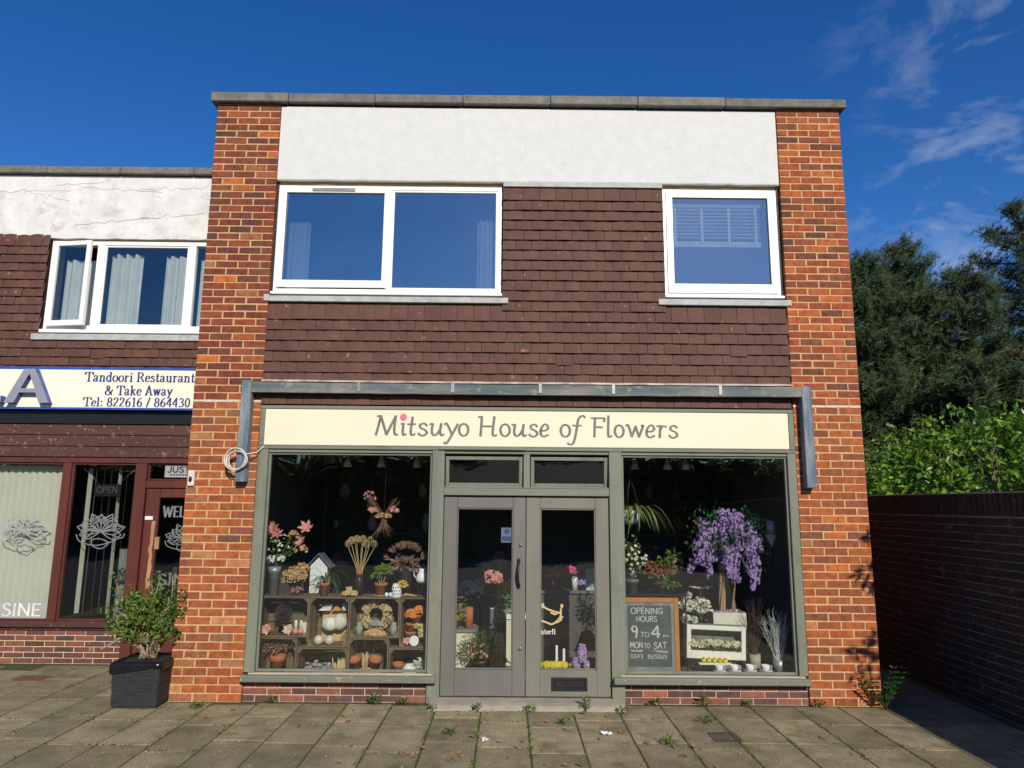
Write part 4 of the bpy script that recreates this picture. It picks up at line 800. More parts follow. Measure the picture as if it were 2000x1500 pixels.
TUFT = []; TF = [(3 * j, 3 * j + 1, 3 * j + 2) for j in range(15)]
for _ in range(24):
    ax = V((R.gauss(0, .45), R.gauss(0, .45), .8)).normalized(); vs = []; L_ = U(.18, .32)
    for j in range(15):
        e = (ax + V((R.gauss(0, .5), R.gauss(0, .5), R.gauss(0, .4)))).normalized(); s_ = ax * L_ * U(-.5, .5); sd = e.orthogonal().normalized() * .0125; vs += [tuple(s_ - sd), tuple(s_ + sd), tuple(s_ + e * U(.10, .17))]
    TUFT.append(vs)
def pine(name, label, x, y, h, seed, spread=2.3, dens=1.0, base=.12):
    t = thing(name, label, 'pine tree', (x, y, -.05), 'pines behind the garden wall'); rr = random.Random(seed)
    tr = MB(); nd_ = MB(); br = MB(); tip = MB()
    top = [(x + .15 * NZ.noise(V((i * .5, seed, 0))), y + .15 * NZ.noise(V((i * .5, seed, 5))), -.05 + h * .97 * i / 10) for i in range(11)]
    tr.tube(top, [.19 * (1 - .9 * i / 10) for i in range(11)], 8)
    nb = int(84 * dens)
    for k in range(nb):
        f = base + (1 - base) * ((k + rr.random()) / nb); z = h * f * .97; a = k * 2.4 + rr.uniform(-.4, .4)
        ln = spread * (1 - f) ** .6 * rr.uniform(.55, 1.12) + .25
        p = V((x, y, z)); d = V((math.cos(a), math.sin(a), rr.uniform(.0, .45))); pts = [p.copy()]; m = 5
        for i in range(m): d.z += .07; d.normalize(); p = p + d * ln / m; pts.append(p.copy())
        br.tube(pts, [.045 * (1 - f * .6) * (1 - .8 * i / m) + .006 for i in range(m + 1)], 5, False)
        for q in range(int(18 + 52 * ln)):
            u = rr.uniform(.15, 1.04); i = min(int(u * m), m - 1); c = pts[i].lerp(pts[i + 1], u * m - i)
            c = c + V((rr.gauss(0, .17), rr.gauss(0, .17), rr.gauss(.05, .14))) * (.45 + .5 * ln / 2)
            (tip if rr.random() < .07 else nd_).add([(c.x + p_[0], c.y + p_[1], c.z + p_[2]) for p_ in rr.choice(TUFT)], TF)
    tr.obj('trunk', mat('pine_bark', (.14, .085, .05), (.08, .05, .035), 9, .95, .8, 25), t); br.obj('branches', MATS['pine_bark'], t)
    nd_.obj('needles', foli('pine_needle', (.046, .080, .034), (.070, .108, .042), .4, .15, .5), t)
    tip.obj('new_shoots', foli('pine_shoot', (.15, .12, .05), (.085, .115, .05), .3, .15, .6), t)
pine('pine_tree', 'narrower pine standing nearest the shop behind the wall', 8.5, 9.8, 8.0, 3, 2.2)
pine('pine_tree', 'pine just right of the one nearest the shop', 9.9, 10.6, 8.7, 51, 2.3)
pine('pine_tree', 'pine with spreading side boughs between the two taller pines', 11.4, 10.5, 7.9, 8, 2.6)
pine('pine_tree', 'tallest pine at the right edge above the garden wall', 13.4, 11.0, 10.0, 5, 2.9)
pine('pine_tree', 'low bushy pine filling the space under the tall pines', 10.2, 8.2, 5.0, 12, 2.5, .9, .05)
pine('pine_tree', 'pine filling the gap between the nearest and the tallest pine', 11.0, 12.4, 8.6, 44, 2.8, 1.1)
pine('pine_tree', 'pine partly out of frame at far right', 15.2, 10.2, 9.3, 21, 2.8, .9)
pine('pine_tree', 'short dark pine in front of the hidden roof', 12.4, 8.6, 5.2, 33, 2.3, .9, .05)
def bush(name, label, blobs, n, m, ls, cat='bush', stems=True, base=None):
    t = thing(name, label, cat, base or (blobs[0][0], blobs[0][1], -.05)); lf = MB(); st = MB()
    tot = sum(b_[3] ** 2 for b_ in blobs)
    for bx_, by_, bz, r in blobs:
        for _ in range(int(n * r * r / tot)):
            d = rdir(); c = V((bx_, by_, bz)) + d * r * U(.55, 1.08) * (1 + .35 * NZ.noise(d * 2.5 + V((bx_, by_, bz))))
            if NZ.noise(c * 2.6) < -.22: continue
            o_ = (d + V((0, -.2, .3)) + rdir() * .7).normalized(); lf.leaf(c, (o_ + V((0, 0, -.35)) + rdir() * .6), o_, U(*ls), U(*ls) * .52)
        for _ in range(5):
            d = rdir(-.2); e = V((bx_, by_, bz)) + d * r * .9; s0 = V((bx_ + U(-.2, .2), by_ + U(-.2, .2), -.05)) if base is None or not name.startswith('over') else V((4.65, -2.4, U(1.6, 2.1))); st.tube([s0, (s0 + e) * .5 + rdir() * .15, e], [.03, .02, .006], 5)
    st.obj('stems', mat('bush_stem', (.16, .11, .07), (.1, .07, .045), 20, .9), t); lf.obj('foliage', m, t); return t
M_bush = foli('bright_leaf', (.075, .18, .02), (.19, .33, .035), .55, .35, .35)
bush('leafy_bush', 'bright green leafy bush rising above the garden wall', [(5.9, 3.6, 2.0, .85), (6.9, 3.9, 2.5, .8), (7.7, 3.4, 2.6, .75), (6.3, 4.4, 2.3, .8), (8.6, 3.9, 2.7, .9), (5.2, 4.2, 1.9, .6)], 7500, M_bush, (.09, .16), base=(6.6, 3.9, -.05))
bush('dark_hedge', 'dark evergreen hedge below the pines behind the bright bush', [(8.0, 7.2, 1.8, 1.4), (10, 7.0, 2.0, 1.5), (12, 7.2, 2.1, 1.5), (14, 7.5, 2.2, 1.6), (6.5, 7.6, 1.7, 1.3)], 9000, foli('dark_leaf', (.022, .05, .018), (.04, .075, .025), .4, .2, .45), (.07, .12), 'hedge', base=(10, 7.2, -.05))
bush('overhanging_shrub', 'green shrub leaning over the near end of the garden wall', [(4.65, -2.4, 2.2, .45), (3.85, -2.25, 2.52, .13), (3.9, -2.2, 2.85, .08), (4.2, -3.3, 2.3, .3)], 620, M_bush, (.08, .13), base=(4.7, -2.4, -.05))
hs_ = thing('house', 'house with brown tiled roof and white gutter glimpsed through the pines', 'house', (20.5, 24, 0))
part('wall', mat('house_wall', (.42, .36, .3)), hs_, lambda b: b.box(16.5, 25, 22, 29, -.05, 6.7))
part('roof', mat('brown_roof_tile', (.13, .09, .065), (.085, .06, .045), 6, .85), hs_, lambda b: [b.add([(16.2, 21.7 + .26 * k, 6.72 + .2 * k), (25.3, 21.7 + .26 * k, 6.72 + .2 * k), (25.3, 21.98 + .26 * k, 6.91 + .2 * k), (16.2, 21.98 + .26 * k, 6.91 + .2 * k), (16.2, 21.7 + .26 * k, 6.68 + .2 * k), (25.3, 21.7 + .26 * k, 6.68 + .2 * k)], [(0, 1, 2, 3), (4, 5, 1, 0)]) for k in range(14)] + [b.add([(16.2, 25.34, 9.5), (25.3, 25.34, 9.5), (25.3, 29.3, 6.7), (16.2, 29.3, 6.7)], [(0, 1, 2, 3)])])
part('gutter', M_upvc, hs_, lambda b: b.tube([(16.2, 21.62, 6.66), (25.3, 21.62, 6.66)], .07, 8))
# across the street (seen only mirrored in the shop glass)
def longhedge(b):
    for k in range(9000):
        x = U(-34, 34); z = U(-.05, 3.6); e = .35 * NZ.noise(V((x * .5, z * .8, 0))); b.leaf((x, -21.4 + e + U(-.1, .1) + .15 * z, z), rdir(), (0, 1, .3), U(.25, .42), U(.14, .22))
t = thing('street_hedge', 'long tall hedge across the road', 'hedge', (0, -22, -.05)); part('foliage', foli('street_leaf', (.11, .15, .05), (.15, .19, .06), .5, .55), t, longhedge); part('core', mat('hedge_core', (.012, .018, .008)), t, lambda b: b.box(-34, 34, -22.6, -21.5, -.05, 3.4))
for k, (x, y, h) in enumerate(((-13, -24, 5.6), (-8.5, -25, 6.4), (-4, -24.5, 5.2), (.5, -26, 6.0), (5.5, -24, 5.4), (10.5, -26, 5.8), (-18, -25, 6.2))):
    bush('street_tree', ['round street tree opposite the restaurant', 'taller street tree opposite the brick pier', 'street tree opposite the left shop window', 'street tree opposite the shop doors', 'street tree opposite the right shop window', 'street tree opposite the garden wall', 'street tree farthest left across the road'][k], [(x, y, h * .55, h * .40), (x + U(-1, 1), y + .6, h * .72, h * .28), (x + U(-1.5, 1.5), y + .8, h * .3, h * .3)], 2600, MATS['street_leaf'], (.3, .5), 'tree', base=(x, y, -.05))

# ================================================================== window displays
M_terra = mat('terracotta', (.46, .155, .06), (.38, .125, .055), 14, .85, .3, 80)
M_crate = mat('crate_wood', (.20, .145, .090), (.13, .095, .06), 8, .85, .5, 40, stretch=(1, 1, 1), obj=.18)
M_zinc = mat('zinc', (.36, .40, .41), (.27, .31, .32), 12, .45, metal=.5)
M_grn = foli('house_leaf', (.06, .15, .03), (.12, .22, .05), .35, .25)
M_white = mat('white_petal', (.80, .78, .70), (.72, .70, .58), 20, .7, isl=.1, transl=.2)
M_pinkp = mat('pink_petal', (.66, .20, .20), (.72, .42, .34), 18, .6, isl=.25, transl=.2)
M_org = mat('orange_dried', (.50, .24, .09), (.55, .40, .20), 14, .9, isl=.4)
M_straw = mat('straw', (.55, .43, .22), (.45, .33, .16), 25, .9, isl=.3)
M_brownf = mat('dried_brown', (.22, .125, .08), (.34, .21, .14), 12, .9, isl=.45)
M_purp = mat('wisteria_petal', (.38, .22, .58), (.58, .42, .72), 30, .65, isl=.35, transl=.2)
M_ceram = mat('white_ceramic', (.80, .80, .80), (.76, .76, .78), 10, .25)
M_dkvase = mat('dark_vase', (.035, .022, .018), rough=.35)
M_soilp = MATS['potting_soil']
M_bowl = glass('bowl_glass', .07)
M_pebble = mat('grey_pebble', (.30, .31, .31), (.2, .21, .22), 30, .7, isl=.45)
M_grey = mat('grey_pot', (.15, .165, .175), rough=.5)
M_red = mat('red_petal', (.50, .03, .04), (.62, .12, .10), 20, .6, isl=.3, transl=.2)
M_yel = mat('yellow_petal', (.80, .62, .02), (.85, .72, .1), 20, .6, isl=.15, transl=.2)
def potprof(r, h, t=.007): return [(0, 0), (r * .72, 0), (r * .93, h * .78), (r * 1.0, h * .78), (r * 1.02, h), (r * .98 - t, h), (r * .88 - t, h * .8), (0, h * .8)]
def potted(name, label, cat, p, r, h, m=None, group=None):
    t = thing(name, label, cat, p, group); part('pot', m or M_terra, t, lambda b: b.lathe(potprof(r, h), p, 18)); part('soil', M_soilp, t, lambda b: b.lathe([(0, h * .84), (r * .85, h * .83)], p, 12)); return t
def dome(b, c, rx, ry, rz, n, ls, fill=.55, aspect=.5, zmin=-.4):
    for _ in range(n):
        d = rdir(zmin); q = V(c) + V((d.x * rx, d.y * ry, d.z * rz)) * U(fill, 1.05); b.leaf(q, (d + rdir() * .8), rdir(), U(*ls), U(*ls) * aspect)
def flowers(b, c, rx, ry, rz, n, r, k=5, cup=.3, zmin=-.2):
    for _ in range(n):
        d = rdir(zmin); b.flower(V(c) + V((d.x * rx, d.y * ry, d.z * rz)) * U(.7, 1.05), d + V((0, -.6, .2)), U(*r), k, cup)
def arch(b, p, n, ln, wd, up=.7, seed=0):
    for k in range(n):
        a = 2 * PI * k / n + U(-.3, .3); l = ln * U(.6, 1.1); d = V((math.cos(a), math.sin(a) * .6, 0)); u = up * U(.6, 1.3)
        b.ribbon([V(p) + d * l * t + V((0, 0, l * (u * t * 2 - (u + .75) * t * t * 1.25))) for t in (0, .2, .4, .6, .8, 1)], wd)
def crate(label, x0, x1, z0, z1, vert):
    y0, y1, t = .15, .46, .012
    c = thing('wooden_crate', label, 'crate', ((x0 + x1) / 2, (y0 + y1) / 2, z0), 'wooden crates stacked in the left window')
    for a, b_ in ((x0, x0 + t), (x1 - t, x1)):
        for k in range(2): part('side_board', M_crate, c, lambda b: b.cbox(a, b_, y0 + k * .16, y0 + k * .16 + .15, z0 + t + .001, z1 - t - .001, .002))
    for a in (z0, z1 - t):
        for k in range(2): part('shelf_board', M_crate, c, lambda b: b.cbox(x0, x1, y0 + k * .16 - .002, y0 + k * .16 + .152, a, a + t, .002))
    n = 4
    for k in range(n):
        if vert: a = x0 + t + (x1 - x0 - 2 * t) * k / n; part('back_slat', M_crate, c, lambda b: b.box(a + .003, a + (x1 - x0 - 2 * t) / n - .006, y1, y1 + .01, z0 + .002, z1 - .002))
        else: a = z0 + (z1 - z0) * k / n; part('back_slat', M_crate, c, lambda b: b.box(x0 + .002, x1 - .002, y1, y1 + .01, a + .004, a + (z1 - z0) / n - .008))
    for sx, xx in ((1, x0 + t), (-1, x1 - t)):
        for sz, zz in ((1, z0 + t), (-1, z1 - t)):
            part('corner_block', M_crate, c, lambda b: b.add([(xx, y, zz) for y in (y0 + .01, y1)] + [(xx + sx * .045, y, zz) for y in (y0 + .01, y1)] + [(xx, y, zz + sz * .045) for y in (y0 + .01, y1)], [(0, 2, 4), (1, 5, 3), (0, 1, 3, 2), (2, 3, 5, 4), (4, 5, 1, 0)]))
crate('wooden crate on top row at the left end of the display', -2.565, -2.078, .545, .915, 0)
crate('tall wooden crate holding white pumpkin, second on the top row', -2.073, -1.69, .457, .915, 0)
crate('wooden crate holding the wreath on the top row', -1.685, -1.21, .545, .915, 0)
crate('tall wooden crate with stacked pots at the right end of the top row', -1.205, -.83, .457, .915, 0)
crate('lower wooden crate at far left holding one terracotta pot', -2.565, -2.172, .106, .54, 1)
crate('lower wooden crate holding grey pebbles and straw cones', -2.167, -1.692, .106, .452, 0)
crate('lower wooden crate holding two tipped terracotta pots', -1.687, -1.302, .106, .54, 1)
crate('lower wooden crate at right end with succulents and white cloth', -1.297, -.83, .106, .452, 0)
ZT = .917
# 1 zinc bucket of lilies
t = thing('flower_bucket', 'tall zinc bucket of pink lilies and white blossom', 'bucket', (-2.47, .3, ZT))
part('bucket', M_zinc, t, lambda b: b.lathe([(0, 0), (.05, 0), (.056, .2), (.058, .2), (.064, .27), (.060, .268), (.052, .1), (0, .09)], (-2.47, .3, ZT), 20))
s_ = MB(); l_ = MB()
heads = [(-2.50, .26, 1.54), (-2.18, .28, 1.55), (-2.22, .3, 1.42), (-2.45, .24, 1.49)]
for h in heads + [(-2.30, .3, 1.50), (-2.36, .33, 1.36), (-2.54, .28, 1.28)]:
    s_.tube([(-2.47, .3, 1.15), ((h[0] - 2.47) / 2 + U(-.02, .02), .3, (h[2] + 1.2) / 2), h], .004, 5)
    for q in range(9): f = U(.2, .9); l_.leaf(V((-2.47, .3, 1.15)).lerp(V(h), f), rdir(0), rdir(), U(.05, .1), .018)
s_.obj('stems', M_grn, t); l_.obj('leaves', M_grn, t)
part('lilies', M_pinkp, t, lambda b: [b.flower(h, (U(-.5, .5), -.8, .5), U(.075, .1), 6, .45, .36) for h in heads for _ in (0, 1)])
part('white_blossom', M_white, t, lambda b: (flowers(b, (-2.46, .27, 1.25), .10, .07, .05, 34, (.016, .026)), flowers(b, (-2.43, .28, 1.36), .13, .08, .13, 36, (.010, .018))))
part('orange_blossom', M_org, t, lambda b: (flowers(b, (-2.30, .28, 1.46), .04, .04, .07, 26, (.018, .03), 5, .6), flowers(b, (-2.22, .3, 1.34), .07, .05, .05, 22, (.016, .024))))
# 2 dried flowers in glass bowl
t = thing('dried_flower_bowl', 'round glass bowl with orange and cream dried flowers', 'bowl', (-2.235, .27, ZT))
part('bowl', M_bowl, t, lambda b: b.lathe([(0, 0), (.035, .002), (.062, .03), (.068, .06), (.055, .10), (.048, .11)], (-2.235, .27, ZT), 18))
part('potpourri', M_pinkp, t, lambda b: dome(b, (-2.235, .27, ZT + .045), .048, .048, .03, 60, (.015, .03), .2, .8))
part('dried_flowers', M_org, t, lambda b: (flowers(b, (-2.26, .27, 1.09), .115, .08, .085, 240, (.012, .022), 5, .5), flowers(b, (-2.20, .27, 1.16), .07, .06, .06, 90, (.012, .022), 5, .5)))
part('seed_heads', M_straw, t, lambda b: flowers(b, (-2.27, .26, 1.06), .12, .08, .08, 150, (.008, .016), 4, .5))
# 3 bird house
t = thing('bird_house', 'white wooden bird house with grey pitched roof', 'bird house', (-2.08, .5, ZT))
part('body', mat('white_board', (.72, .74, .74), (.62, .65, .66), 10, .7), t, lambda b: b.add([(-2.16, .44, ZT), (-1.99, .44, ZT), (-1.99, .44, 1.18), (-2.075, .44, 1.27), (-2.16, .44, 1.18), (-2.16, .58, ZT), (-1.99, .58, ZT), (-1.99, .58, 1.18), (-2.075, .58, 1.27), (-2.16, .58, 1.18)], [(0, 1, 2, 3, 4), (9, 8, 7, 6, 5), (1, 6, 7, 2), (5, 0, 4, 9)]))
for sx in (-1, 1): part('roof_panel', mat('slate_grey_roof', (.16, .17, .18), (.11, .12, .13), 9, .6), t, lambda b: b.add([(-2.075 + sx * u, y, 1.295 - u * 1.1 + dz) for u in (0, .125) for y in (.40, .61) for dz in (0, .012)], [(0, 2, 6, 4), (1, 5, 7, 3), (0, 4, 5, 1), (2, 3, 7, 6), (4, 6, 7, 5)]))
part('floral_decor', M_purp, t, lambda b: flowers(b, (-2.04, .425, ZT + .06), .06, .005, .06, 26, (.008, .014)))
# 4 spider plant
t = potted('spider_plant', 'spider plant in terracotta pot on the crate top', 'plant', (-1.965, .27, ZT), .048, .12)
part('leaves', M_grn, t, lambda b: arch(b, (-1.965, .27, 1.03), 17, .27, .014, .9))
# 5 dried loop stems
t = thing('dried_stem_bundle', 'bundle of dried stems with looped heads in a dark vase', 'dried flowers', (-1.635, .3, ZT))
part('vase', M_dkvase, t, lambda b: b.lathe([(0, 0), (.03, 0), (.05, .06), (.045, .14), (.032, .2), (.028, .2), (.0, .15)], (-1.635, .3, ZT), 16))
def loops(b):
    for k in range(9):
        u = (k - 4) / 4; x1, z1 = -1.635 + u * .12 + U(-.01, .01), 1.40 + U(-.03, .03); y1 = .3 + U(-.05, .05)
        b.tube([(-1.635 + u * .012, .3, ZT + .1), (-1.635 + u * .03, .3, 1.17), (x1, y1, z1)], [.005, .004, .003], 5)
        for q in range(5):
            a = q * PI / 5 + U(-.2, .2); r_ = U(.022, .034)
            b.tube([(x1 + r_ * math.sin(s) * math.cos(a), y1 + r_ * math.sin(s) * math.sin(a), z1 + .034 - .036 * math.cos(s)) for s in [i * 2 * PI / 10 for i in range(11)]], .0022, 4)
part('stems', M_straw, t, loops)
part('copper_binding', mat('copper_raffia', (.40, .15, .06), (.3, .1, .05), 20, .6), t, lambda b: b.lathe([(.033, .1), (.026, .18), (.022, .26), (.02, .27)], (-1.635, .3, ZT), 12))
# 6 jade plant
t = potted('jade_plant', 'small bright green jade plant in terracotta pot with saucer', 'plant', (-1.415, .27, ZT + .008), .066, .115)
part('saucer', mat('cork_saucer', (.40, .30, .18)), t, lambda b: b.lathe([(0, 0), (.075, 0), (.082, .014), (.07, .012), (0, .008)], (-1.415, .27, ZT), 20))
part('trunk', mat('jade_stem', (.25, .2, .12)), t, lambda b: [b.tube([(-1.415, .27, 1.01), (-1.415 + dx * .5, .27, 1.06), (-1.415 + dx, .27, 1.13)], [.010, .008, .004], 6) for dx in (-.05, 0, .05)])
part('leaves', foli('jade_leaf', (.14, .24, .02), (.22, .33, .04), .25, .2, .3), t, lambda b: (dome(b, (-1.40, .27, 1.145), .085, .07, .06, 420, (.018, .03), .3, .7), dome(b, (-1.46, .27, 1.10), .05, .05, .03, 120, (.018, .03), .3, .7)))
# 7 protea bunch
t = thing('dried_protea_bunch', 'large brown bunch of dried proteas in a dark vase', 'dried flowers', (-1.185, .33, ZT))
part('vase', M_dkvase, t, lambda b: b.lathe([(0, 0), (.05, 0), (.06, .1), (.05, .26), (.055, .28), (.045, .27), (0, .2)], (-1.185, .33, ZT), 16))
def prot(b):
    for k in range(30):
        a = U(0, 2 * PI); e = U(0, 1.25) if k < 20 else U(0, .6); d = V((math.cos(a) * math.sin(e) * 1.25, math.sin(a) * math.sin(e) * .8, math.cos(e))).normalized(); c = V((-1.185, .31, 1.22)) + V((d.x * .155, d.y * .1, d.z * .14))
        for q in range(26):
            dd = (d + rdir() * .42).normalized(); b.leaf(c + dd * .008, dd, rdir(), U(.045, .085), .015, .1, .05)
part('heads', M_brownf, t, prot)
part('lower_leaves', M_brownf, t, lambda b: dome(b, (-1.185, .31, 1.215), .13, .09, .05, 150, (.04, .075), .5, .5, -.9))
# small things along the crate top
t = thing('pierced_lantern', 'small white pierced lantern with yellow dried flowers', 'lantern', (-1.235, .2, ZT))
part('shade', M_ceram, t, lambda b: b.lathe([(.045, 0), (.048, .02), (.048, .09), (.036, .125), (.03, .127)], (-1.25, .2, ZT), 18))
part('holes', M_gasket, t, lambda b: [b.blob((-1.25 + .0475 * math.cos(a), .2 + .0475 * math.sin(a), ZT + z), .0065, 6, 4, 0) for z in (.03, .06, .09) for a in [rad(200 + 28 * k + z * 400) for k in range(5)]])
part('yellow_flowers', mat('dull_yellow_flower', (.55, .42, .06), (.5, .34, .1), 20, .8, isl=.3), t, lambda b: flowers(b, (-1.20, .19, 1.02), .06, .04, .05, 90, (.009, .016)))
for k, x in enumerate((-1.345, -1.305)): one('white_pot', ['tiny white ceramic pot left of its twin on the crate top', 'tiny white ceramic pot right of its twin on the crate top'][k], 'pot', M_ceram, (x, .19, ZT), lambda b: b.lathe([(0, 0), (.014, 0), (.02, .022), (.015, .04), (.012, .038), (0, .02)], (x, .19, ZT), 14), 'tiny white pots')
one('dried_grass_nest', 'heap of dried straw flowers at the front of the crate top', 'dried flowers', M_straw, (-1.70, .19, ZT), lambda b: (flowers(b, (-1.70, .19, ZT + .02), .07, .03, .035, 130, (.012, .022), 5, .4, 0), flowers(b, (-1.71, .2, ZT + .06), .03, .02, .03, 30, (.01, .018), 5, .4, 0)))
one('driftwood', 'small piece of pale driftwood on the crate top', 'driftwood', mat('driftwood', (.42, .27, .14), (.34, .2, .1), 20, .9), (-1.13, .18, ZT), lambda b: b.tube([(-1.20, .18, ZT + .012), (-1.16, .185, ZT + .022), (-1.11, .18, ZT + .018), (-1.05, .185, ZT + .009)], [.008, .017, .013, .005], 8))
t = thing('white_jug', 'white jug with yellow band on a wire stand at right of the crate top', 'jug', (-1.02, .28, ZT))
part('jug', M_ceram, t, lambda b: (b.lathe([(0, 0), (.05, .0), (.062, .03), (.05, .07), (.03, .11), (.038, .13), (.03, .125), (0, .08)], (-1.02, .28, ZT + .13), 18), b.tube([(-1.065, .28, ZT + .23), (-1.10, .28, ZT + .24), (-1.095, .28, ZT + .19), (-1.07, .28, ZT + .165)], .006, 6)))
part('wire_stand', M_iron, t, lambda b: [b.tube([(-1.02 + .05 * math.cos(a), .28 + .05 * math.sin(a), ZT), (-1.02 + .05 * math.cos(a + .9), .28 + .05 * math.sin(a + .9), ZT + .13)], .003, 4) for a in [k * PI / 3 for k in range(6)]])
t = thing('hanging_swag', 'dried flower swag with pink blooms hanging in the left window', 'swag', (-1.42, .3, 1.62))
part('stems', M_brownf, t, lambda b: [b.tube([(-1.42 + U(-.03, .03), .3, 1.66), (-1.42 + a * .5, .3 + U(-.03, .03), 1.66 + c * .6), (-1.42 + a, .3, 1.66 + c)], .0022, 4) for a, c in [(U(-.2, -.1), U(.12, .26)) for _ in range(12)] + [(U(.08, .17), U(.06, .2)) for _ in range(10)] + [(U(-.14, .12), U(-.2, -.08)) for _ in range(26)]])
part('blooms', M_pinkp, t, lambda b: (flowers(b, (-1.53, .29, 1.73), .04, .03, .03, 20, (.018, .03)), flowers(b, (-1.32, .29, 1.74), .04, .03, .03, 16, (.018, .03)), flowers(b, (-1.57, .3, 1.86), .06, .03, .06, 12, (.015, .025))))
part('straw_flowers', M_org, t, lambda b: flowers(b, (-1.42, .29, 1.675), .08, .03, .03, 60, (.012, .02)))
part('hanging_wire', M_steel, t, lambda b: (b.tube([(-1.42, .3, 1.68), (-1.40, .3, 2.68)], .0012, 4)))
# --- inside the crates
def rose(name, label, p, r, m, grp=None):
    def f(b):
        for k in range(26):
            q = k / 26; a = k * 2.4; d = V((math.cos(a) * (.25 + q), -.55 + .2 * math.sin(a), math.sin(a) * (.25 + q)))
            b.leaf(V(p) + V((0, 0, 0)) + d.normalized() * r * q * .35, d + V((0, -.5 * (1 - q), 0)), (0, -1, 0), r * (.55 + .5 * q), r * .8, -.25, -.1)
    return one(name, label, 'flower', m, (p[0], p[1], p[2] - r * .7), f, grp)
t = thing('lavender_pot', 'dark dried lavender bush in the top left crate', 'plant', (-2.36, .32, .558))
part('pot', M_dkvase, t, lambda b: b.lathe(potprof(.055, .09), (-2.36, .32, .558), 14)); part('foliage', mat('dark_lavender', (.055, .04, .05), (.09, .08, .06), 18, .9, isl=.4), t, lambda b: dome(b, (-2.36, .31, .72), .075, .06, .10, 420, (.02, .04), .3, .4))
part('tips', M_grn, t, lambda b: dome(b, (-2.35, .31, .82), .05, .04, .03, 40, (.02, .04), .3, .3, .2))
M_rose = mat('rose_pink', (.62, .26, .24), (.70, .50, .40), 30, .7, isl=.2)
rose('silk_rose', 'pink silk rose at the left of the lavender', (-2.48, .2, .61), .052, M_rose); rose('silk_rose', 'cream pink silk rose at the right of the lavender', (-2.27, .2, .61), .05, mat('rose_cream', (.66, .44, .34), (.72, .58, .44), 30, .7, isl=.2))
for k, x in enumerate((-2.215, -2.165)):
    t = thing('pink_candle', ['white candle on pink base beside the cream rose', 'white candle on pink base beside the floral box'][k], 'candle', (x, .24, .558)); part('base', M_pinkp, t, lambda b: b.blob((x, .24, .585), (.03, .03, .028), 10, 6, .2, k)); part('wax', M_white, t, lambda b: b.lathe([(0, 0), (.014, 0), (.015, .09), (0, .095)], (x, .24, .595), 12))
t = thing('floral_box', 'small box with pale green floral print in the top left crate', 'box', (-2.12, .28, .558)); part('carton', mat('pale_floral', (.58, .66, .56), (.68, .5, .44), 38, .6, lo=.5, hi=.6), t, lambda b: b.cbox(-2.155, -2.095, .25, .32, .558, .665, .003))
t = thing('backing_board', 'square tan board leaning in the second crate', 'board', (-1.88, .4, .47)); 
part('panel', mat('tan_board', (.60, .40, .19), (.54, .35, .16), 6, .7), t, lambda b: b.cbox(-2.0, -1.765, .385, .40, .47, .765, .003))
def pumpkin(b, c, r, h):
    n, m = 28, 8; vs = []
    for i in range(m + 1):
        ph = PI * i / m
        for j in range(n): a = 2 * PI * j / n; k = r * math.sin(ph) * (1 + .09 * math.cos(a * 7)); vs.append((c[0] + k * math.cos(a), c[1] + k * .8 * math.sin(a), c[2] + h * math.cos(ph) * (1 - .12 * math.exp(-(math.sin(ph) * 4) ** 2))))
    b.add(vs, [(i * n + j, (i + 1) * n + j, (i + 1) * n + (j + 1) % n, i * n + (j + 1) % n) for i in range(m) for j in range(n)], True)
one('white_pumpkin', 'ribbed white pumpkin ornament in front of the tan board', 'pumpkin', mat('white_pumpkin', (.62, .66, .60), (.7, .72, .64), 20, .6), (-1.90, .31, .57), lambda b: pumpkin(b, (-1.90, .31, .645), .075, .072))
one('knitted_ball', 'white woven ball beside the white pumpkin', 'ball', mat('woven_white', (.72, .71, .62), (.5, .5, .42), 70, .9, .9, 60), (-1.82, .33, .57), lambda b: b.blob((-1.815, .33, .66), .078, 16, 10, .12))
for k, x in enumerate((-1.98, -1.875)): one('glass_globe', ['frosted glass globe at the left floor of the second crate', 'frosted glass globe at the middle floor of the second crate'][k], 'globe', mat('frosted_globe', (.62, .58, .48), (.55, .5, .4), 20, .3), (x, .2, .469), lambda b: b.blob((x, .2, .514), .045, 16, 10, .02))
t = thing('folded_cloth', 'white and navy cloth with an orange wedge on the tan board', 'cloth', (-1.93, .36, .766)); part('white_fold', mat('white_cloth', (.78, .80, .82), (.6, .64, .7), 16, .9), t, lambda b: [b.add([(-2.02 + .012 * k, .30 + .006 * k, .768 + .011 * k), (-1.90 + .004 * k, .30, .772 + .010 * k), (-1.90 + .004 * k, .38, .774 + .010 * k), (-2.02 + .012 * k, .38, .77 + .011 * k), (-2.015 + .012 * k, .30, .779 + .011 * k), (-1.905 + .004 * k, .30, .781 + .010 * k)], [(0, 1, 5, 4), (4, 5, 2, 3)]) for k in range(6)])
part('navy_fold', mat('navy_cloth', (.05, .06, .09), rough=.9), t, lambda b: b.blob((-1.945, .35, .845), (.06, .04, .018), 12, 6, .3)); part('orange_wedge', mat('orange_card', (.62, .28, .07), rough=.7), t, lambda b: b.add([(-1.895, .31, .768), (-1.80, .31, .768), (-1.85, .31, .825), (-1.895, .37, .768), (-1.80, .37, .768), (-1.85, .37, .825)], [(0, 1, 2), (5, 4, 3), (0, 2, 5, 3), (1, 4, 5, 2)]))
one('white_bud_vase', 'small white bud vase at the right of the second crate', 'vase', M_ceram, (-1.755, .3, .766), lambda b: b.lathe([(0, 0), (.02, 0), (.03, .03), (.022, .06), (.012, .07)], (-1.775, .34, .766), 14))
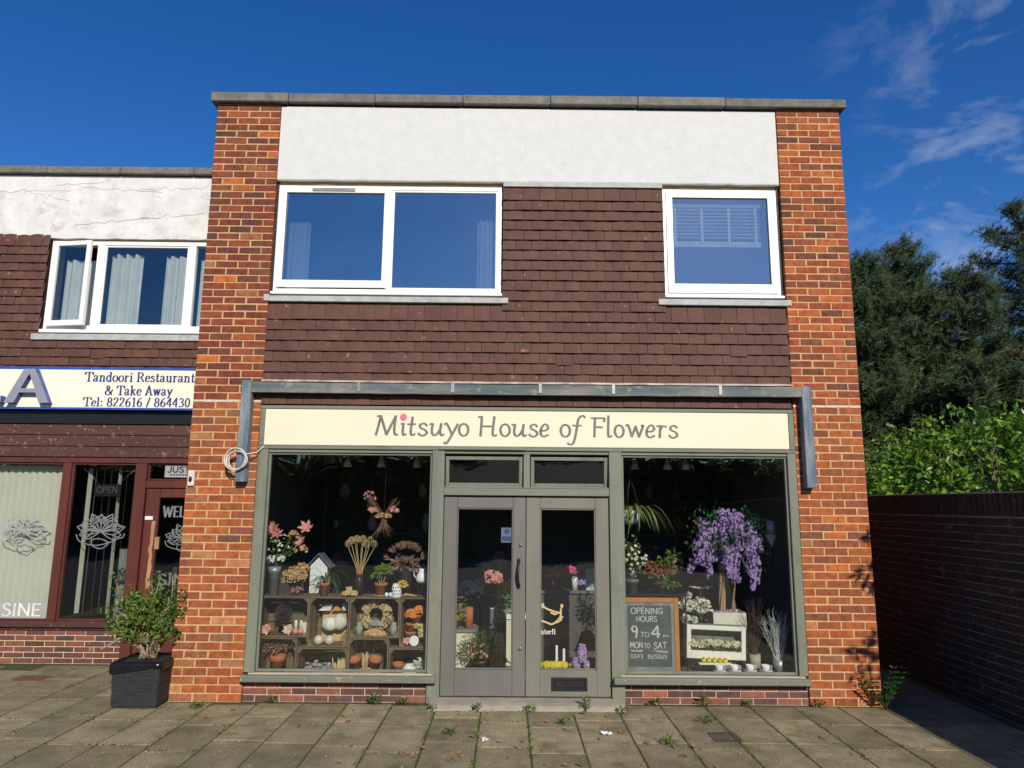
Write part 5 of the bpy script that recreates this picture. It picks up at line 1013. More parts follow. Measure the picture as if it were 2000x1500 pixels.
t = thing('seed_jar', 'glass jar of dried seed heads at the right of the second crate', 'jar', (-1.735, .2, .469)); part('jar', M_bowl, t, lambda b: b.lathe([(0, 0), (.034, 0), (.036, .1), (.028, .13), (.03, .14)], (-1.735, .2, .469), 14)); part('seeds', M_straw, t, lambda b: dome(b, (-1.735, .2, .54), .028, .028, .07, 120, (.012, .022), .1, .6, -1))
def wreath(b, k, n, r, s0, s1):
    for _ in range(n):
        a = U(0, 2 * PI); p = U(0, 2 * PI); rr = .112 + .036 * math.cos(p); b.flower((-1.455 + rr * math.cos(a), .30 + .034 * math.sin(p) - .012, .735 + rr * math.sin(a)), V((math.cos(a) * math.cos(p), math.sin(p) - .7, math.sin(a) * math.cos(p))), U(s0, s1), 5, .4)
t = thing('dried_wreath', 'cream dried flower wreath propped in the third crate', 'wreath', (-1.455, .3, .56)); part('ring', M_brownf, t, lambda b: b.tube([(-1.455 + .112 * math.cos(a), .30, .735 + .112 * math.sin(a)) for a in [i * PI / 12 for i in range(25)]], .024, 8)); part('straw_flowers', M_straw, t, lambda b: wreath(b, 0, 620, .1, .010, .018))
for k, (x, z) in enumerate(((-1.60, .558), (-1.27, .558))): one('glass_jar', ['small grey glass jar left of the wreath', 'small grey glass jar right of the wreath'][k], 'jar', mat('sage_glass', (.30, .33, .28), (.24, .27, .23), 10, .25), (x, .22, z), lambda b: b.lathe([(0, 0), (.032, 0), (.036, .07), (.024, .10), (.026, .12), (.02, .118), (0, .05)], (x, .22, z), 14))
one('potpourri_heap', 'heap of peach and cream dried petals below the wreath', 'potpourri', M_org, (-1.45, .2, .558), lambda b: flowers(b, (-1.45, .2, .562), .11, .03, .045, 150, (.012, .024), 5, .3, .1))
one('blue_posy', 'dusty blue dried posy in the middle of the wreath', 'posy', mat('dusty_blue', (.26, .30, .34), (.36, .36, .34), 20, .9, isl=.3), (-1.45, .25, .60), lambda b: flowers(b, (-1.45, .24, .65), .055, .03, .04, 110, (.010, .018)))
for k, (x, z, r_, h) in enumerate(((-1.115, .469, .055, .115), (-1.115, .575, .055, .085), (-1.06, .64, .05, .10))):
    one('terracotta_pot', ['bottom terracotta pot of the stack in the right hand crate', 'middle terracotta pot of the stack in the right hand crate', 'upper tilted terracotta pot of the stack in the right hand crate'][k], 'pot', M_terra, (x, .3, z), lambda b: b.lathe(potprof(r_, h), (x, .3, z), 16))
one('orange_blossom', 'orange silk flowers above the stacked terracotta pots', 'flowers', mat('orange_silk', (.62, .17, .03), (.66, .26, .05), 20, .7, isl=.25), (-1.08, .28, .70), lambda b: (flowers(b, (-1.115, .27, .735), .045, .03, .05, 50, (.02, .032)), flowers(b, (-1.035, .27, .775), .045, .03, .04, 40, (.02, .032))))
t = thing('white_dial', 'round white dial at the front of the right hand crate', 'dial', (-1.06, .18, .469)); part('face', M_ceram, t, lambda b: b.add([(-1.065 + .045 * math.cos(a), y, .518 + .047 * math.sin(a)) for y in (.168, .186) for a in [i * PI / 12 for i in range(24)]], [tuple(range(24)), tuple(range(47, 23, -1))] + [(i, (i + 1) % 24, 24 + (i + 1) % 24, 24 + i) for i in range(24)]))
rose('silk_rose', 'small pink silk bloom beside the white dial', (-1.135, .19, .515), .035, M_rose)
one('dried_spray', 'dried cream spray along the right side of the right hand crate', 'dried flowers', M_straw, (-1.0, .22, .469), lambda b: (flowers(b, (-1.0, .22, .56), .035, .03, .09, 110, (.01, .018)), flowers(b, (-1.03, .22, .64), .05, .03, .03, 50, (.01, .018))))
t = potted('dried_flower_pot', 'terracotta pot of brown dried flowers in the lower left crate', 'plant', (-2.375, .26, .12), .075, .245); part('dried_flowers', M_brownf, t, lambda b: (dome(b, (-2.43, .27, .42), .08, .05, .06, 150, (.025, .05), .3, .4), dome(b, (-2.35, .27, .42), .04, .04, .07, 90, (.03, .06), .2, .3), dome(b, (-2.26, .3, .44), .06, .05, .06, 70, (.025, .05), .3, .4)))
one('pebble_heap', 'heap of grey pebbles and shells in the lower crate', 'pebbles', M_pebble, (-1.97, .24, .118), lambda b: [b.blob((-1.97 + U(-.12, .12), .22 + U(-.05, .05), .20 + U(0, .12) * (1 - abs(k % 10 - 5) / 8)), (U(.013, .022), U(.012, .018), U(.010, .016)), 7, 5, .3, k) for k in range(150)])
one('straw_cones', 'cluster of upright straw coloured cones beside the pebbles', 'dried cones', M_straw, (-1.77, .22, .118), lambda b: [b.tube([(-1.775 + U(-.05, .05), .2 + U(-.03, .03), .16), (-1.775 + (a := U(-.07, .07)), .2, .28), (-1.775 + a * 1.25, .19, .345 + U(-.03, .015))], [.010, .012, .003], 6) for _ in range(24)])
for k, (x, a) in enumerate(((-1.60, -12), (-1.46, 10))):
    b = MB(); b.x = MX.Translation((x, .25, .19)) @ MX.Rotation(rad(a), 4, 'Y') @ MX.Rotation(rad(10), 4, 'X'); b.lathe(potprof(.062, .17), (0, 0, 0), 16); tag(b.obj('terracotta_pot', M_terra, None, (x, .25, .12)), ['left of two tipped terracotta pots in the lower crate', 'right of two tipped terracotta pots in the lower crate'][k], 'pot', 'tipped terracotta pots')
one('straw_bunch', 'bunch of pale straw between the two tipped pots', 'straw', M_straw, (-1.53, .22, .118), lambda b: [b.tube([(-1.53 + U(-.015, .015), .22, .15), (-1.53 + U(-.025, .025), .2, .3), (-1.53 + U(-.04, .04), .2, .395 + U(-.02, .02))], .004, 4) for _ in range(14)])
one('petal_scatter', 'dried petals scattered under the two tipped pots', 'petals', M_org, (-1.52, .18, .118), lambda b: flowers(b, (-1.52, .19, .20), .12, .02, .06, 90, (.012, .022), 5, .3, .0))
one('terracotta_pot', 'small terracotta pot at the left of the lower right crate', 'pot', M_terra, (-1.215, .22, .118), lambda b: b.lathe(potprof(.05, .195), (-1.215, .22, .118), 16))
one('white_cloth', 'crumpled white cloth in the lower right crate', 'cloth', MATS['white_cloth'], (-1.12, .22, .118), lambda b: b.blob((-1.11, .22, .225), (.075, .05, .075), 14, 8, .4))
one('silver_succulent', 'pale green and white succulents at the right of the lower right crate', 'plant', mat('silver_leaf', (.45, .52, .42), (.62, .64, .58), 20, .8, isl=.25), (-.99, .22, .118), lambda b: (dome(b, (-1.0, .22, .26), .06, .04, .09, 170, (.03, .05), .2, .6, -.8)))

# --- right window
DK = .237
t = thing('chalkboard', 'orange framed chalkboard with opening hours 9 to 4 Mon to Sat', 'chalkboard', (1.19, .14, DK))
M_of = mat('orange_pine', (.50, .20, .045), (.42, .16, .04), 6, .5, stretch=(1, 1, .15))
part('frame', M_of, t, lambda b: b.frame(.905, 1.455, DK, .935, .045, .13, .16, .03)); part('back_prop', M_of, t, lambda b: b.cbox(1.40, 1.47, .19, .21, DK, .90, .003))
part('slate', mat('chalky_slate', (.075, .085, .09), (.115, .125, .13), 7, .9, lo=.4, hi=.75), t, lambda b: b.box(.948, 1.412, .138, .15, DK + .028, .892))
M_chalk = mat('chalk', (.55, .60, .58), (.40, .44, .43), 60, 1)
part('chalk_smear', mat('chalk_haze', (.26, .32, .36), (.13, .15, .16), 18, 1, stretch=(1, 1, .3), lo=.3, hi=.7), t, lambda b: (b.box(1.383, 1.411, .1366, .1378, .27, .885), b.box(.949, .966, .1366, .1378, .27, .885), b.box(.967, 1.382, .1366, .1378, .862, .888), b.box(.967, 1.382, .1366, .1378, .268, .305)))
ch = [('OPENING', 1.0, .785, .055, .31), ('HOURS', 1.05, .715, .05, .20), ('9', 1.0, .575, .105, .075), ('TO', 1.09, .578, .042, .085), ('4', 1.19, .575, .105, .10), ('pm', 1.30, .578, .03, .06), ('MON', .985, .475, .052, .125), ('TO', 1.12, .478, .04, .06), ('SAT', 1.21, .472, .055, .13), ('0243', .99, .385, .036, .12), ('865065', 1.15, .38, .036, .19)]
for s_, x, z, h, wd in ch:
    big = s_ in '94'
    part('chalk_word', M_chalk, t, lambda b: text(b, s_, x, z, h, .1362, CAP, .085 if big else .075, .07, wd=wd, jit=.05, dep=.0008))
part('chalk_underline', M_chalk, t, lambda b: (strokes(b, [[(.99, .455), (1.11, .452)], [(1.21, .452), (1.34, .447)], [(1.0, .446), (1.1, .443)], [(1.24, .441), (1.34, .437)]], lambda u, v: (u, v), .1362, 1, .002, .0028, .0008)))
t = thing('plant_stand', 'dark metal stand behind the chalkboard holding pots', 'stand', (1.2, .4, DK)); part('top', M_iron, t, lambda b: b.cbox(.93, 1.58, .26, .56, .935, .95, .003))
for x, y in ((.95, .28), (1.56, .28), (.95, .54), (1.56, .54)): part('leg', M_iron, t, lambda b: b.tube([(x, y, DK), (x, y, .935)], .008, 6))
t = potted('jasmine', 'white flowered plant in pale grey pot above the chalkboard', 'plant', (1.05, .34, .951), .068, .135, M_grey)
part('stem', MATS['jade_stem'], t, lambda b: (b.tube([(1.05, .34, 1.06), (1.06, .34, 1.2), (1.04, .34, 1.38)], [.008, .006, .003], 6)))
part('foliage', foli('jasmine_leaf', (.09, .16, .035), (.2, .25, .07), .35, .3), t, lambda b: (dome(b, (1.04, .34, 1.34), .10, .08, .17, 230, (.03, .05), .2, .5, -.9), dome(b, (1.12, .33, 1.22), .10, .06, .08, 90, (.03, .05), .3, .5, -.9)))
part('flowers', M_white, t, lambda b: (flowers(b, (1.05, .32, 1.3), .12, .08, .2, 46, (.014, .022), 5, .2, -1), flowers(b, (1.18, .31, 1.27), .06, .04, .07, 14, (.014, .022), 5, .2, -1)))
t = potted('fuchsia', 'red fuchsia in dark grey pot behind the chalkboard frame', 'plant', (1.33, .36, .951), .055, .11, mat('dark_grey_pot', (.055, .065, .07), rough=.5))
part('foliage', foli('fuchsia_leaf', (.10, .20, .03), (.18, .28, .04), .3, .3), t, lambda b: (dome(b, (1.33, .36, 1.18), .13, .09, .10, 170, (.03, .05), .3, .6, -.9), dome(b, (1.43, .36, 1.23), .05, .05, .13, 110, (.03, .045), .2, .6, -.8), dome(b, (1.40, .33, 1.04), .11, .06, .04, 90, (.035, .055), .2, .6, -.9)))
part('flowers', M_red, t, lambda b: flowers(b, (1.30, .31, 1.19), .12, .05, .07, 34, (.022, .034), 5, .7, -1))
t = thing('flower_basket', 'small brown basket of pale flowers beside the fuchsia', 'basket', (1.56, .7, 1.05)); part('basket', M_brownf, t, lambda b: b.lathe([(0, 0), (.055, .0), (.085, .06), (.09, .1), (.08, .098), (0, .05)], (1.56, .7, 1.10), 16)); part('handle', M_brownf, t, lambda b: b.tube([(1.475, .7, 1.19), (1.5, .7, 1.27), (1.56, .7, 1.30), (1.62, .7, 1.27), (1.645, .7, 1.19)], .006, 6)); part('blooms', M_pinkp, t, lambda b: flowers(b, (1.56, .68, 1.22), .08, .05, .05, 30, (.016, .026))); part('greenery', M_grn, t, lambda b: dome(b, (1.57, .7, 1.25), .10, .06, .10, 70, (.03, .05), .3, .4))
part('glass_stand', M_bowl, t, lambda b: (b.tube([(1.56, .7, DK), (1.56, .7, 1.08)], .012, 8), b.lathe([(0, 0), (.13, .0), (.13, .01), (0, .012)], (1.56, .7, 1.085), 20)))
t = thing('hanging_spider_plant', 'spider plant hanging in a blue and white striped bowl', 'plant', (1.06, .4, 1.62))
hb = (1.06, .4, 1.615); part('bowl', mat('striped_bowl', (.72, .75, .80), (.10, .15, .30), 1, .3, lo=.48, hi=.52, stretch=(26, 26, .1), detail=0), t, lambda b: b.lathe([(0, 0), (.05, .0), (.09, .04), (.105, .10), (.10, .145), (.09, .14), (0, .1)], hb, 22))
part('leaves', foli('variegated_leaf', (.13, .20, .05), (.34, .38, .16), .3, .3), t, lambda b: (arch(b, (1.08, .36, 1.75), 44, .30, .020, .5), arch(b, (1.15, .33, 1.75), 26, .36, .022, .42)))
part('hanger', M_steel, t, lambda b: [b.tube([(1.06 + .1 * math.cos(a), .4 + .1 * math.sin(a), 1.755), (1.06, .4, 2.1), (1.06, .4, 2.68)], .002, 4) for a in (0, 2.1, 4.2)])
# wisteria tree
t = thing('wisteria_tree', 'artificial purple wisteria tree in a white square trough', 'artificial tree', (2.0, .52, DK))
part('trough', mat('cream_trough', (.66, .64, .54), (.58, .56, .47), 8, .6), t, lambda b: (b.cbox(1.86, 2.19, .40, .41, .60, .765, .002), b.cbox(1.86, 2.19, .63, .64, .60, .765, .002), b.cbox(1.86, 1.87, .4105, .6295, .60, .765, .002), b.cbox(2.18, 2.19, .4105, .6295, .60, .765, .002), b.box(1.871, 2.179, .411, .629, .60, .74)))
part('stool', M_dkvase, t, lambda b: (b.cbox(1.84, 2.21, .38, .66, .575, .598, .003), [b.cbox(x, x + .03, y, y + .03, DK, .5745, .003) for x in (1.85, 2.17) for y in (.39, .62)]))
part('fallen_petals', M_purp, t, lambda b: flowers(b, (2.02, .52, .745), .14, .09, .02, 60, (.012, .02), 5, .2, .2))
M_tw = mat('twisted_trunk', (.40, .26, .14), (.26, .16, .09), 14, .9, .6, 40, stretch=(1, 1, .2))
def wtr(b):
    for x0, n, r0 in ((1.985, 4, .018), (2.10, 2, .012)):
        for k in range(n): b.tube([(x0 + .02 * math.cos(k * 6.28 / n + z * 5) + (z - .74) * .03, .52 + .02 * math.sin(k * 6.28 / n + z * 5), z) for z in [.72 + i * .07 for i in range(9)]], [r0 * (1 - .05 * i) for i in range(9)], 6)
    for k in range(10): a = k * .63; b.tube([(2.0, .52, 1.25), (2.0 + .12 * math.cos(a), .52 + .1 * math.sin(a), 1.48), (2.0 + .28 * math.cos(a), .52 + .2 * math.sin(a), 1.66)], [.012, .008, .004], 5)
part('trunk', M_tw, t, wtr)
part('leaves', foli('silk_leaf', (.035, .17, .085), (.10, .24, .08), .35, .3), t, lambda b: [[b.leaf(V((x, y, z)) + V((dx * s_, -.02 * s_, -.035 * s_ + U(-.01, .01))), V((dx, -.4, U(-.5, .5))), rdir(), .055, .025) for s_ in (0, 1, 2, 3) for dx in (-.03, .03)] for x, y, z in [(2.0 + U(-.31, .31), .34 + U(-.10, .15), 1.56 + U(-.26, .26)) for _ in range(105)]])
def rac(b):
    for k in range(42):
        u = U(-1, 1); x = 2.0 + .33 * u; top = 1.80 - .26 * u * u; z = top - abs(R.gauss(0, .26)); z = max(z, 1.28); ln = U(.13, .36)
        y = .30 + U(-.05, .10)
        for q in range(int(ln * 300)):
            f = U(0, 1); r_ = .055 * (1 - f * .75); a = U(0, 6.3); p = (x + r_ * math.cos(a) + .05 * u * f + .012 * math.sin(f * 6 + k), y + r_ * math.sin(a), z - f * ln); b.flower(p, V((math.cos(a), math.sin(a) - .4, -.2)), U(.012, .024), R.choice((3, 4, 5)), .3, .9)
part('racemes', M_purp, t, rac)
# white roses, cake stand
t = thing('white_rose_vase', 'bunch of white silk roses in a dark vase behind the white box', 'flowers', (1.67, .46, DK)); part('vase', M_dkvase, t, lambda b: b.lathe([(0, 0), (.06, 0), (.065, .3), (.05, .44), (.055, .46), (.045, .45), (0, .3)], (1.67, .46, DK), 16))
def wroses(b):
    for c, r_ in (((1.56, .40, .90), .04), ((1.62, .40, .93), .035), ((1.55, .38, .85), .05), ((1.63, .36, .83), .065), ((1.76, .36, .84), .07), ((1.73, .36, .80), .05), ((1.58, .36, .71), .05), ((1.66, .36, .70), .04), ((1.70, .38, .88), .04)):
        for k in range(34): d = (rdir() + V((0, -.5, .2))).normalized(); b.leaf(V(c) + d * r_ * .35, d + rdir() * .6, d, r_ * .8, r_ * .85, -.2, -.1)
part('roses', M_white, t, wroses); part('leaves', foli('rose_leaf', (.03, .075, .02), (.06, .11, .03), .3, .2), t, lambda b: dome(b, (1.66, .42, .74), .13, .06, .09, 130, (.04, .06), .3, .6, -.8))
t = thing('cake_stand', 'glass cake stand with a small red ornament behind the roses', 'cake stand', (1.86, .8, DK)); part('stand', M_ceram, t, lambda b: b.lathe([(0, 0), (.06, 0), (.012, .02), (.012, .70), (.13, .72), (.135, .735), (0, .728)], (1.86, .85, DK), 24)); part('ornament', M_red, t, lambda b: flowers(b, (1.86, .85, 1.0), .04, .03, .03, 24, (.02, .03)))
# white shadow box on the tub
tub = thing('oval_tub', 'pale grey oval tub under the white display box', 'tub', (1.83, .46, DK)); part('tub', mat('pale_tub', (.50, .50, .43), (.42, .42, .36), 9, .6), tub, lambda b: b.lathe([(0, 0), (.24, 0), (.27, .12), (.275, .125), (.262, .12), (0, .1)], (1.83, .46, DK), 32, 1, .6))
b0 = MX.Translation((1.83, .3, .355)) @ MX.Rotation(rad(2.2), 4, 'Y') @ MX.Translation((-1.83, -.3, -.355))
wb = thing('white_display_box', 'white painted box frame filled with a row of succulents', 'display box', (1.83, .3, .355))
def pX(name, m, fn): b = MB(); b.x = b0; fn(b); return b.obj(name, m, wb)
M_wp = mat('white_painted_wood', (.78, .78, .74), (.70, .70, .67), 7, .6)
pX('frame', M_wp, lambda b: b.frame(1.545, 2.115, .355, .665, .042, .24, .27, .075)); pX('side_panel', M_wp, lambda b: (b.box(1.546, 1.556, .271, .38, .357, .663), b.box(2.104, 2.114, .271, .38, .357, .663), b.box(1.557, 2.103, .271, .38, .357, .367)))
pX('back_panel', mat('grey_back', (.20, .20, .17), rough=.9), lambda b: b.box(1.557, 2.103, .37, .379, .368, .663))
pX('succulents', mat('pale_succulent', (.42, .46, .28), (.62, .58, .42), 26, .8, isl=.35), lambda b: [flowers(b, (1.60 + .085 * k, .26, .475 + U(-.01, .02)), .045, .03, .035, 40, (.016, .028), 5, .4, -.3) for k in range(6)])
pX('moss', mat('brown_moss', (.22, .13, .06), (.3, .2, .08), 30, .95, isl=.4), lambda b: [dome(b, (1.62 + .085 * k, .27, .445), .05, .03, .02, 60, (.015, .03), .2, .5, -.6) for k in range(6)])
for k in range(5):
    x = 1.70 + .052 * k; z = .356 - .0022 * k
    ck = thing('chick_ornament', ['yellow chick ornament at the left end of the row', 'second yellow chick ornament from the chalkboard', 'middle yellow chick ornament of the row', 'fourth yellow chick ornament from the chalkboard', 'yellow chick ornament at the right end of the row'][k], 'chick', (x, .2, z - .032), 'yellow chick ornaments')
    part('body', M_yel, ck, lambda b: (b.blob((x, .215, z), (.024, .024, .022), 12, 8, .05), b.blob((x, .205, z + .022), .013, 10, 6, .05))); part('beak', mat('orange_beak', (.7, .25, .02)), ck, lambda b: b.tube([(x, .195, z + .022), (x, .182, z + .020)], [.005, .001], 6))
part('rail', M_wp, tub, lambda b: b.cbox(1.65, 1.96, .18, .235, .318, .331, .002))
for k, x in enumerate((1.83, 1.975, 2.125, 2.275)):
    cu = thing('teacup', ['patterned teacup and saucer nearest the oval tub', 'second teacup and saucer from the oval tub', 'third teacup and saucer from the oval tub', 'plain white teacup and saucer at the right end'][k], 'teacup', (x, .2, .2626), 'teacups on the window sill')
    o = (x, .155 + .004 * k, .2626)
    part('saucer', M_ceram, cu, lambda b: b.lathe([(0, .003), (.03, 0), (.062, .012), (.064, .015), (.03, .007), (0, .006)], o, 22)); part('cup', mat('floral_ceramic', (.80, .80, .82), (.46, .44, .56), 60, .25, lo=.58, hi=.66) if k < 3 else M_ceram, cu, lambda b: b.lathe([(0, .012), (.022, .008), (.034, .03), (.040, .062), (.0375, .062), (.03, .03), (0, .016)], o, 20))
    part('handle', M_ceram, cu, lambda b: b.tube([(o[0] + .036, o[1], o[2] + .054), (o[0] + .058, o[1], o[2] + .052), (o[0] + .056, o[1], o[2] + .03), (o[0] + .033, o[1], o[2] + .026)], .0035, 6))
def twigs(b, x, y, z0, n, h, sp, r=.003):
    for k in range(n):
        a = U(0, 6.3); u = U(.1, 1) * sp; p = V((x + U(-.02, .02), y + U(-.02, .02), z0)); d = V((math.cos(a) * u, math.sin(a) * u * .6, 1)).normalized(); pts = [p.copy()]; L_ = h * U(.6, 1.05)
        for i in range(4): d = (d + rdir() * .14).normalized(); p = p + d * L_ / 4; pts.append(p.copy())
        b.tube(pts, [r, r * .8, r * .65, r * .5, r * .25], 4, False)
        for q in range(5): i = R.randint(1, 3); s0 = pts[i].lerp(pts[i + 1], U(0, 1)); e = (d + rdir() * .7).normalized(); b.tube([s0, s0 + e * U(.03, .09)], [r * .5, r * .2], 3, False)
t = thing('dark_twig_bundle', 'bundle of dark brown twigs in a pale square pot', 'twigs', (2.24, .33, DK)); part('pot', mat('pale_stone_pot', (.42, .40, .30), rough=.7), t, lambda b: b.lathe([(0, 0), (.05, 0), (.055, .15), (.048, .15), (0, .1)], (2.24, .36, DK), 4 * 4)); part('twigs', mat('dark_twig', (.10, .06, .05), (.06, .035, .03), 20, .9), t, lambda b: twigs(b, 2.24, .36, DK + .12, 46, .55, .28))
t = thing('white_twig_bundle', 'bundle of white painted twigs in a zinc bucket', 'twigs', (2.45, .26, DK)); part('bucket', M_zinc, t, lambda b: b.lathe([(0, 0), (.05, 0), (.062, .12), (.058, .12), (0, .08)], (2.44, .27, DK), 18)); part('twigs', mat('white_twig', (.66, .67, .66), (.5, .51, .5), 20, .9), t, lambda b: twigs(b, 2.43, .27, DK + .08, 64, .48, .36, .0035))
t = thing('pillar_candle', 'white pillar candle on a cone shaped holder at the right of the window', 'candle', (2.53, .55, DK)); part('candle', M_ceram, t, lambda b: b.lathe([(0, 0), (.042, 0), (.042, .13), (0, .132)], (2.53, .55, 1.53), 18)); part('holder', M_ceram, t, lambda b: b.lathe([(.0, 0), (.008, .02), (.065, .13), (.07, .135), (0, .13)], (2.53, .55, 1.39), 18)); part('stem', M_iron, t, lambda b: (b.tube([(2.53, .55, DK), (2.53, .55, 1.40)], .006, 6), b.lathe([(0, 0), (.08, 0), (.02, .02)], (2.53, .55, DK), 16)))

# --- inside the doors
M_wcab = mat('cream_cabinet', (.70, .66, .52), (.64, .60, .47), 3, .6)
t = thing('low_cabinet', 'cream low cabinet just inside the left door', 'cabinet', (-.80, 1.3, .057)); part('carcass', M_wcab, t, lambda b: b.cbox(-1.25, -.52, 1.15, 1.5, .057, .43, .004)); part('top', M_dark, t, lambda b: b.cbox(-1.27, -.50, 1.13, 1.52, .431, .46, .004))
t = thing('display_plinth', 'cream display plinth behind the meeting stiles of the doors', 'plinth', (-.06, 1.4, .057)); part('body', M_wcab, t, lambda b: b.cbox(-.19, .02, 1.3, 1.5, .057, .55, .004)); part('top', M_ceram, t, lambda b: b.cbox(-.20, .03, 1.28, 1.52, .551, .60, .003))
t = potted('croton', 'yellow leaved plant in terracotta pot on the low cabinet', 'plant', (-.76, 1.25, .461), .06, .10); part('leaves', foli('croton_leaf', (.30, .28, .05), (.16, .2, .03), .3, .2), t, lambda b: dome(b, (-.76, 1.25, .61), .11, .07, .06, 60, (.06, .1), .2, .5))
one('orange_cylinder', 'tall orange cylinder vase on the low cabinet', 'vase', M_terra, (-.60, 1.25, .461), lambda b: b.lathe([(0, 0), (.042, 0), (.046, .22), (.04, .22), (.036, .05), (0, .05)], (-.60, 1.25, .461), 18))
bp_ = thing('floor_plant', 'bushy green plant with small pink flowers on the shop floor', 'plant', (-.46, .95, .057)); part('pot', M_dkvase, bp_, lambda b: b.lathe(potprof(.12, .14), (-.46, .95, .057), 16)); part('foliage', foli('floor_leaf', (.06, .11, .035), (.12, .18, .05), .4, .25), bp_, lambda b: dome(b, (-.46, .93, .30), .24, .12, .17, 900, (.025, .05), .3, .3)); part('flowers', M_pinkp, bp_, lambda b: flowers(b, (-.44, .86, .25), .22, .06, .12, 50, (.010, .018)))
t = potted('trailing_plant', 'fresh green plant on the cream display plinth', 'plant', (-.10, 1.38, .601), .05, .09, M_ceram); part('leaves', foli('fresh_leaf', (.07, .24, .03), (.14, .32, .06), .3, .3), t, lambda b: dome(b, (-.10, 1.36, .73), .11, .07, .06, 120, (.04, .07), .2, .5, -.6))
one('dried_arrangement', 'tall cream dried arrangement beside the display plinth', 'dried flowers', M_straw, (-.27, 1.35, .057), lambda b: (flowers(b, (-.27, 1.33, .55), .05, .04, .19, 170, (.016, .03)), b.lathe([(0, 0), (.05, 0), (.06, .3), (.04, .34)], (-.27, 1.35, .057), 14)))
t = thing('back_shelf', 'grey shelf unit across the back of the shop', 'shelf', (0, 2.6, .057))
for z in (.62, .98): part('shelf_board', mat('grey_shelf', (.16, .16, .155), rough=.7), t, lambda b: b.cbox(-1.1, 1.1, 2.45, 2.8, z, z + .025, .003))
for x in (-1.1, -.02, 1.07): part('upright', MATS['grey_shelf'], t, lambda b: b.cbox(x, x + .03, 2.46, 2.79, .057, 1.2, .003))
one('orange_box', 'orange cardboard box on the back shelf', 'box', M_terra, (-.92, 2.5, 1.006), lambda b: b.cbox(-1.05, -.78, 2.47, 2.7, 1.006, 1.12, .004))
one('shelf_posy', 'small posy in yellow wrap on the back shelf', 'flowers', M_pinkp, (-.28, 2.5, 1.006), lambda b: (flowers(b, (-.28, 2.5, 1.14), .06, .05, .06, 40, (.02, .035)), b.lathe([(0, 0), (.03, 0), (.05, .09)], (-.28, 2.5, 1.006), 12)))
one('shelf_foliage', 'vase of green stems on the back shelf', 'plant', M_grn, (-.66, 2.5, 1.006), lambda b: (dome(b, (-.66, 2.5, 1.16), .1, .06, .12, 120, (.04, .08), .2, .4), b.lathe([(0, 0), (.035, 0), (.04, .1), (.03, .1)], (-.66, 2.5, 1.006), 12)))
t = thing('shop_counter', 'dark grey counter seen through the right door', 'counter', (.5, 1.7, .057)); part('front', mat('counter_grey', (.10, .10, .098), rough=.6), t, lambda b: b.cbox(.10, .95, 1.55, 1.95, .057, .80, .004)); part('top', MATS['grey_shelf'], t, lambda b: b.cbox(.08, .97, 1.52, 1.97, .801, .83, .004))
t = thing('magenta_orchid', 'magenta flower in a white vase on the dark counter', 'flowers', (.60, 1.6, .831)); part('vase', M_ceram, t, lambda b: b.lathe([(0, 0), (.03, 0), (.04, .12), (.022, .16), (.018, .15), (0, .1)], (.60, 1.6, .831), 14)); part('petals', mat('magenta_petal', (.55, .02, .16), (.65, .1, .25), 20, .6, isl=.2), t, lambda b: flowers(b, (.55, 1.58, 1.04), .06, .04, .04, 24, (.04, .06)))
one('pale_orchid', 'pale pink orchid spray on the dark counter', 'flowers', M_pinkp, (.35, 1.6, .831), lambda b: (flowers(b, (.36, 1.6, 1.0), .10, .05, .07, 18, (.03, .045)), b.tube([(.36, 1.6, .831), (.37, 1.6, 1.0)], .004, 5)))
one('desk_calendar', 'pale blue calendar card standing on the dark counter', 'calendar', mat('pale_blue_card', (.40, .46, .52), (.5, .55, .58), 9, .6), (.82, 1.62, .831), lambda b: b.box(.73, .92, 1.62, 1.63, .831, 1.07))
t = thing('primrose_trough', 'trough of yellow primroses inside the right door', 'plant', (.27, .3, .057)); part('trough', M_dkvase, t, lambda b: b.cbox(.12, .44, .20, .34, .057, .26, .004)); part('flowers', M_yel, t, lambda b: flowers(b, (.28, .26, .285), .15, .06, .035, 150, (.014, .024), 5, .2, 0)); part('leaves', M_grn, t, lambda b: dome(b, (.28, .27, .27), .15, .06, .03, 80, (.03, .05), .3, .5, 0))
for k, (x, z) in enumerate(((.305, .43), (.375, .40))): one('plant_label', ['white plant label left of its pair above the primroses', 'white plant label right of its pair above the primroses'][k], 'label', M_ceram, (x, .33, z - .17), lambda b: b.box(x - .011, x + .011, .345, .348, z - .17, z + .025), 'white plant labels')
t = thing('hyacinth', 'purple hyacinth beside the primrose trough', 'plant', (.52, .28, .057)); part('pot', M_dkvase, t, lambda b: b.lathe(potprof(.07, .2), (.52, .28, .057), 14)); part('flower_spike', M_purp, t, lambda b: (flowers(b, (.545, .26, .40), .04, .035, .085, 130, (.014, .022), 5, .2, -1), flowers(b, (.49, .25, .31), .04, .03, .05, 60, (.014, .022), 5, .2, -1))); part('leaves', M_grn, t, lambda b: arch(b, (.52, .28, .25), 8, .12, .02, 1.2))
one('hydrangea', 'pale mauve hydrangea head at the foot of the right door', 'plant', mat('mauve_petal', (.52, .32, .46), (.62, .48, .55), 24, .7, isl=.25), (.61, .24, .057), lambda b: (flowers(b, (.61, .24, .30), .055, .05, .045, 130, (.012, .02), 4, .2, -1), b.tube([(.61, .26, .057), (.61, .25, .28)], .01, 6)))
dec = thing('door_decal', 'gold running figure and lettering decal on the right door glass', 'decal', (.25, .044, .66))
M_gold = mat('gold_decal', (.55, .40, .20), (.45, .32, .16), 20, .5)
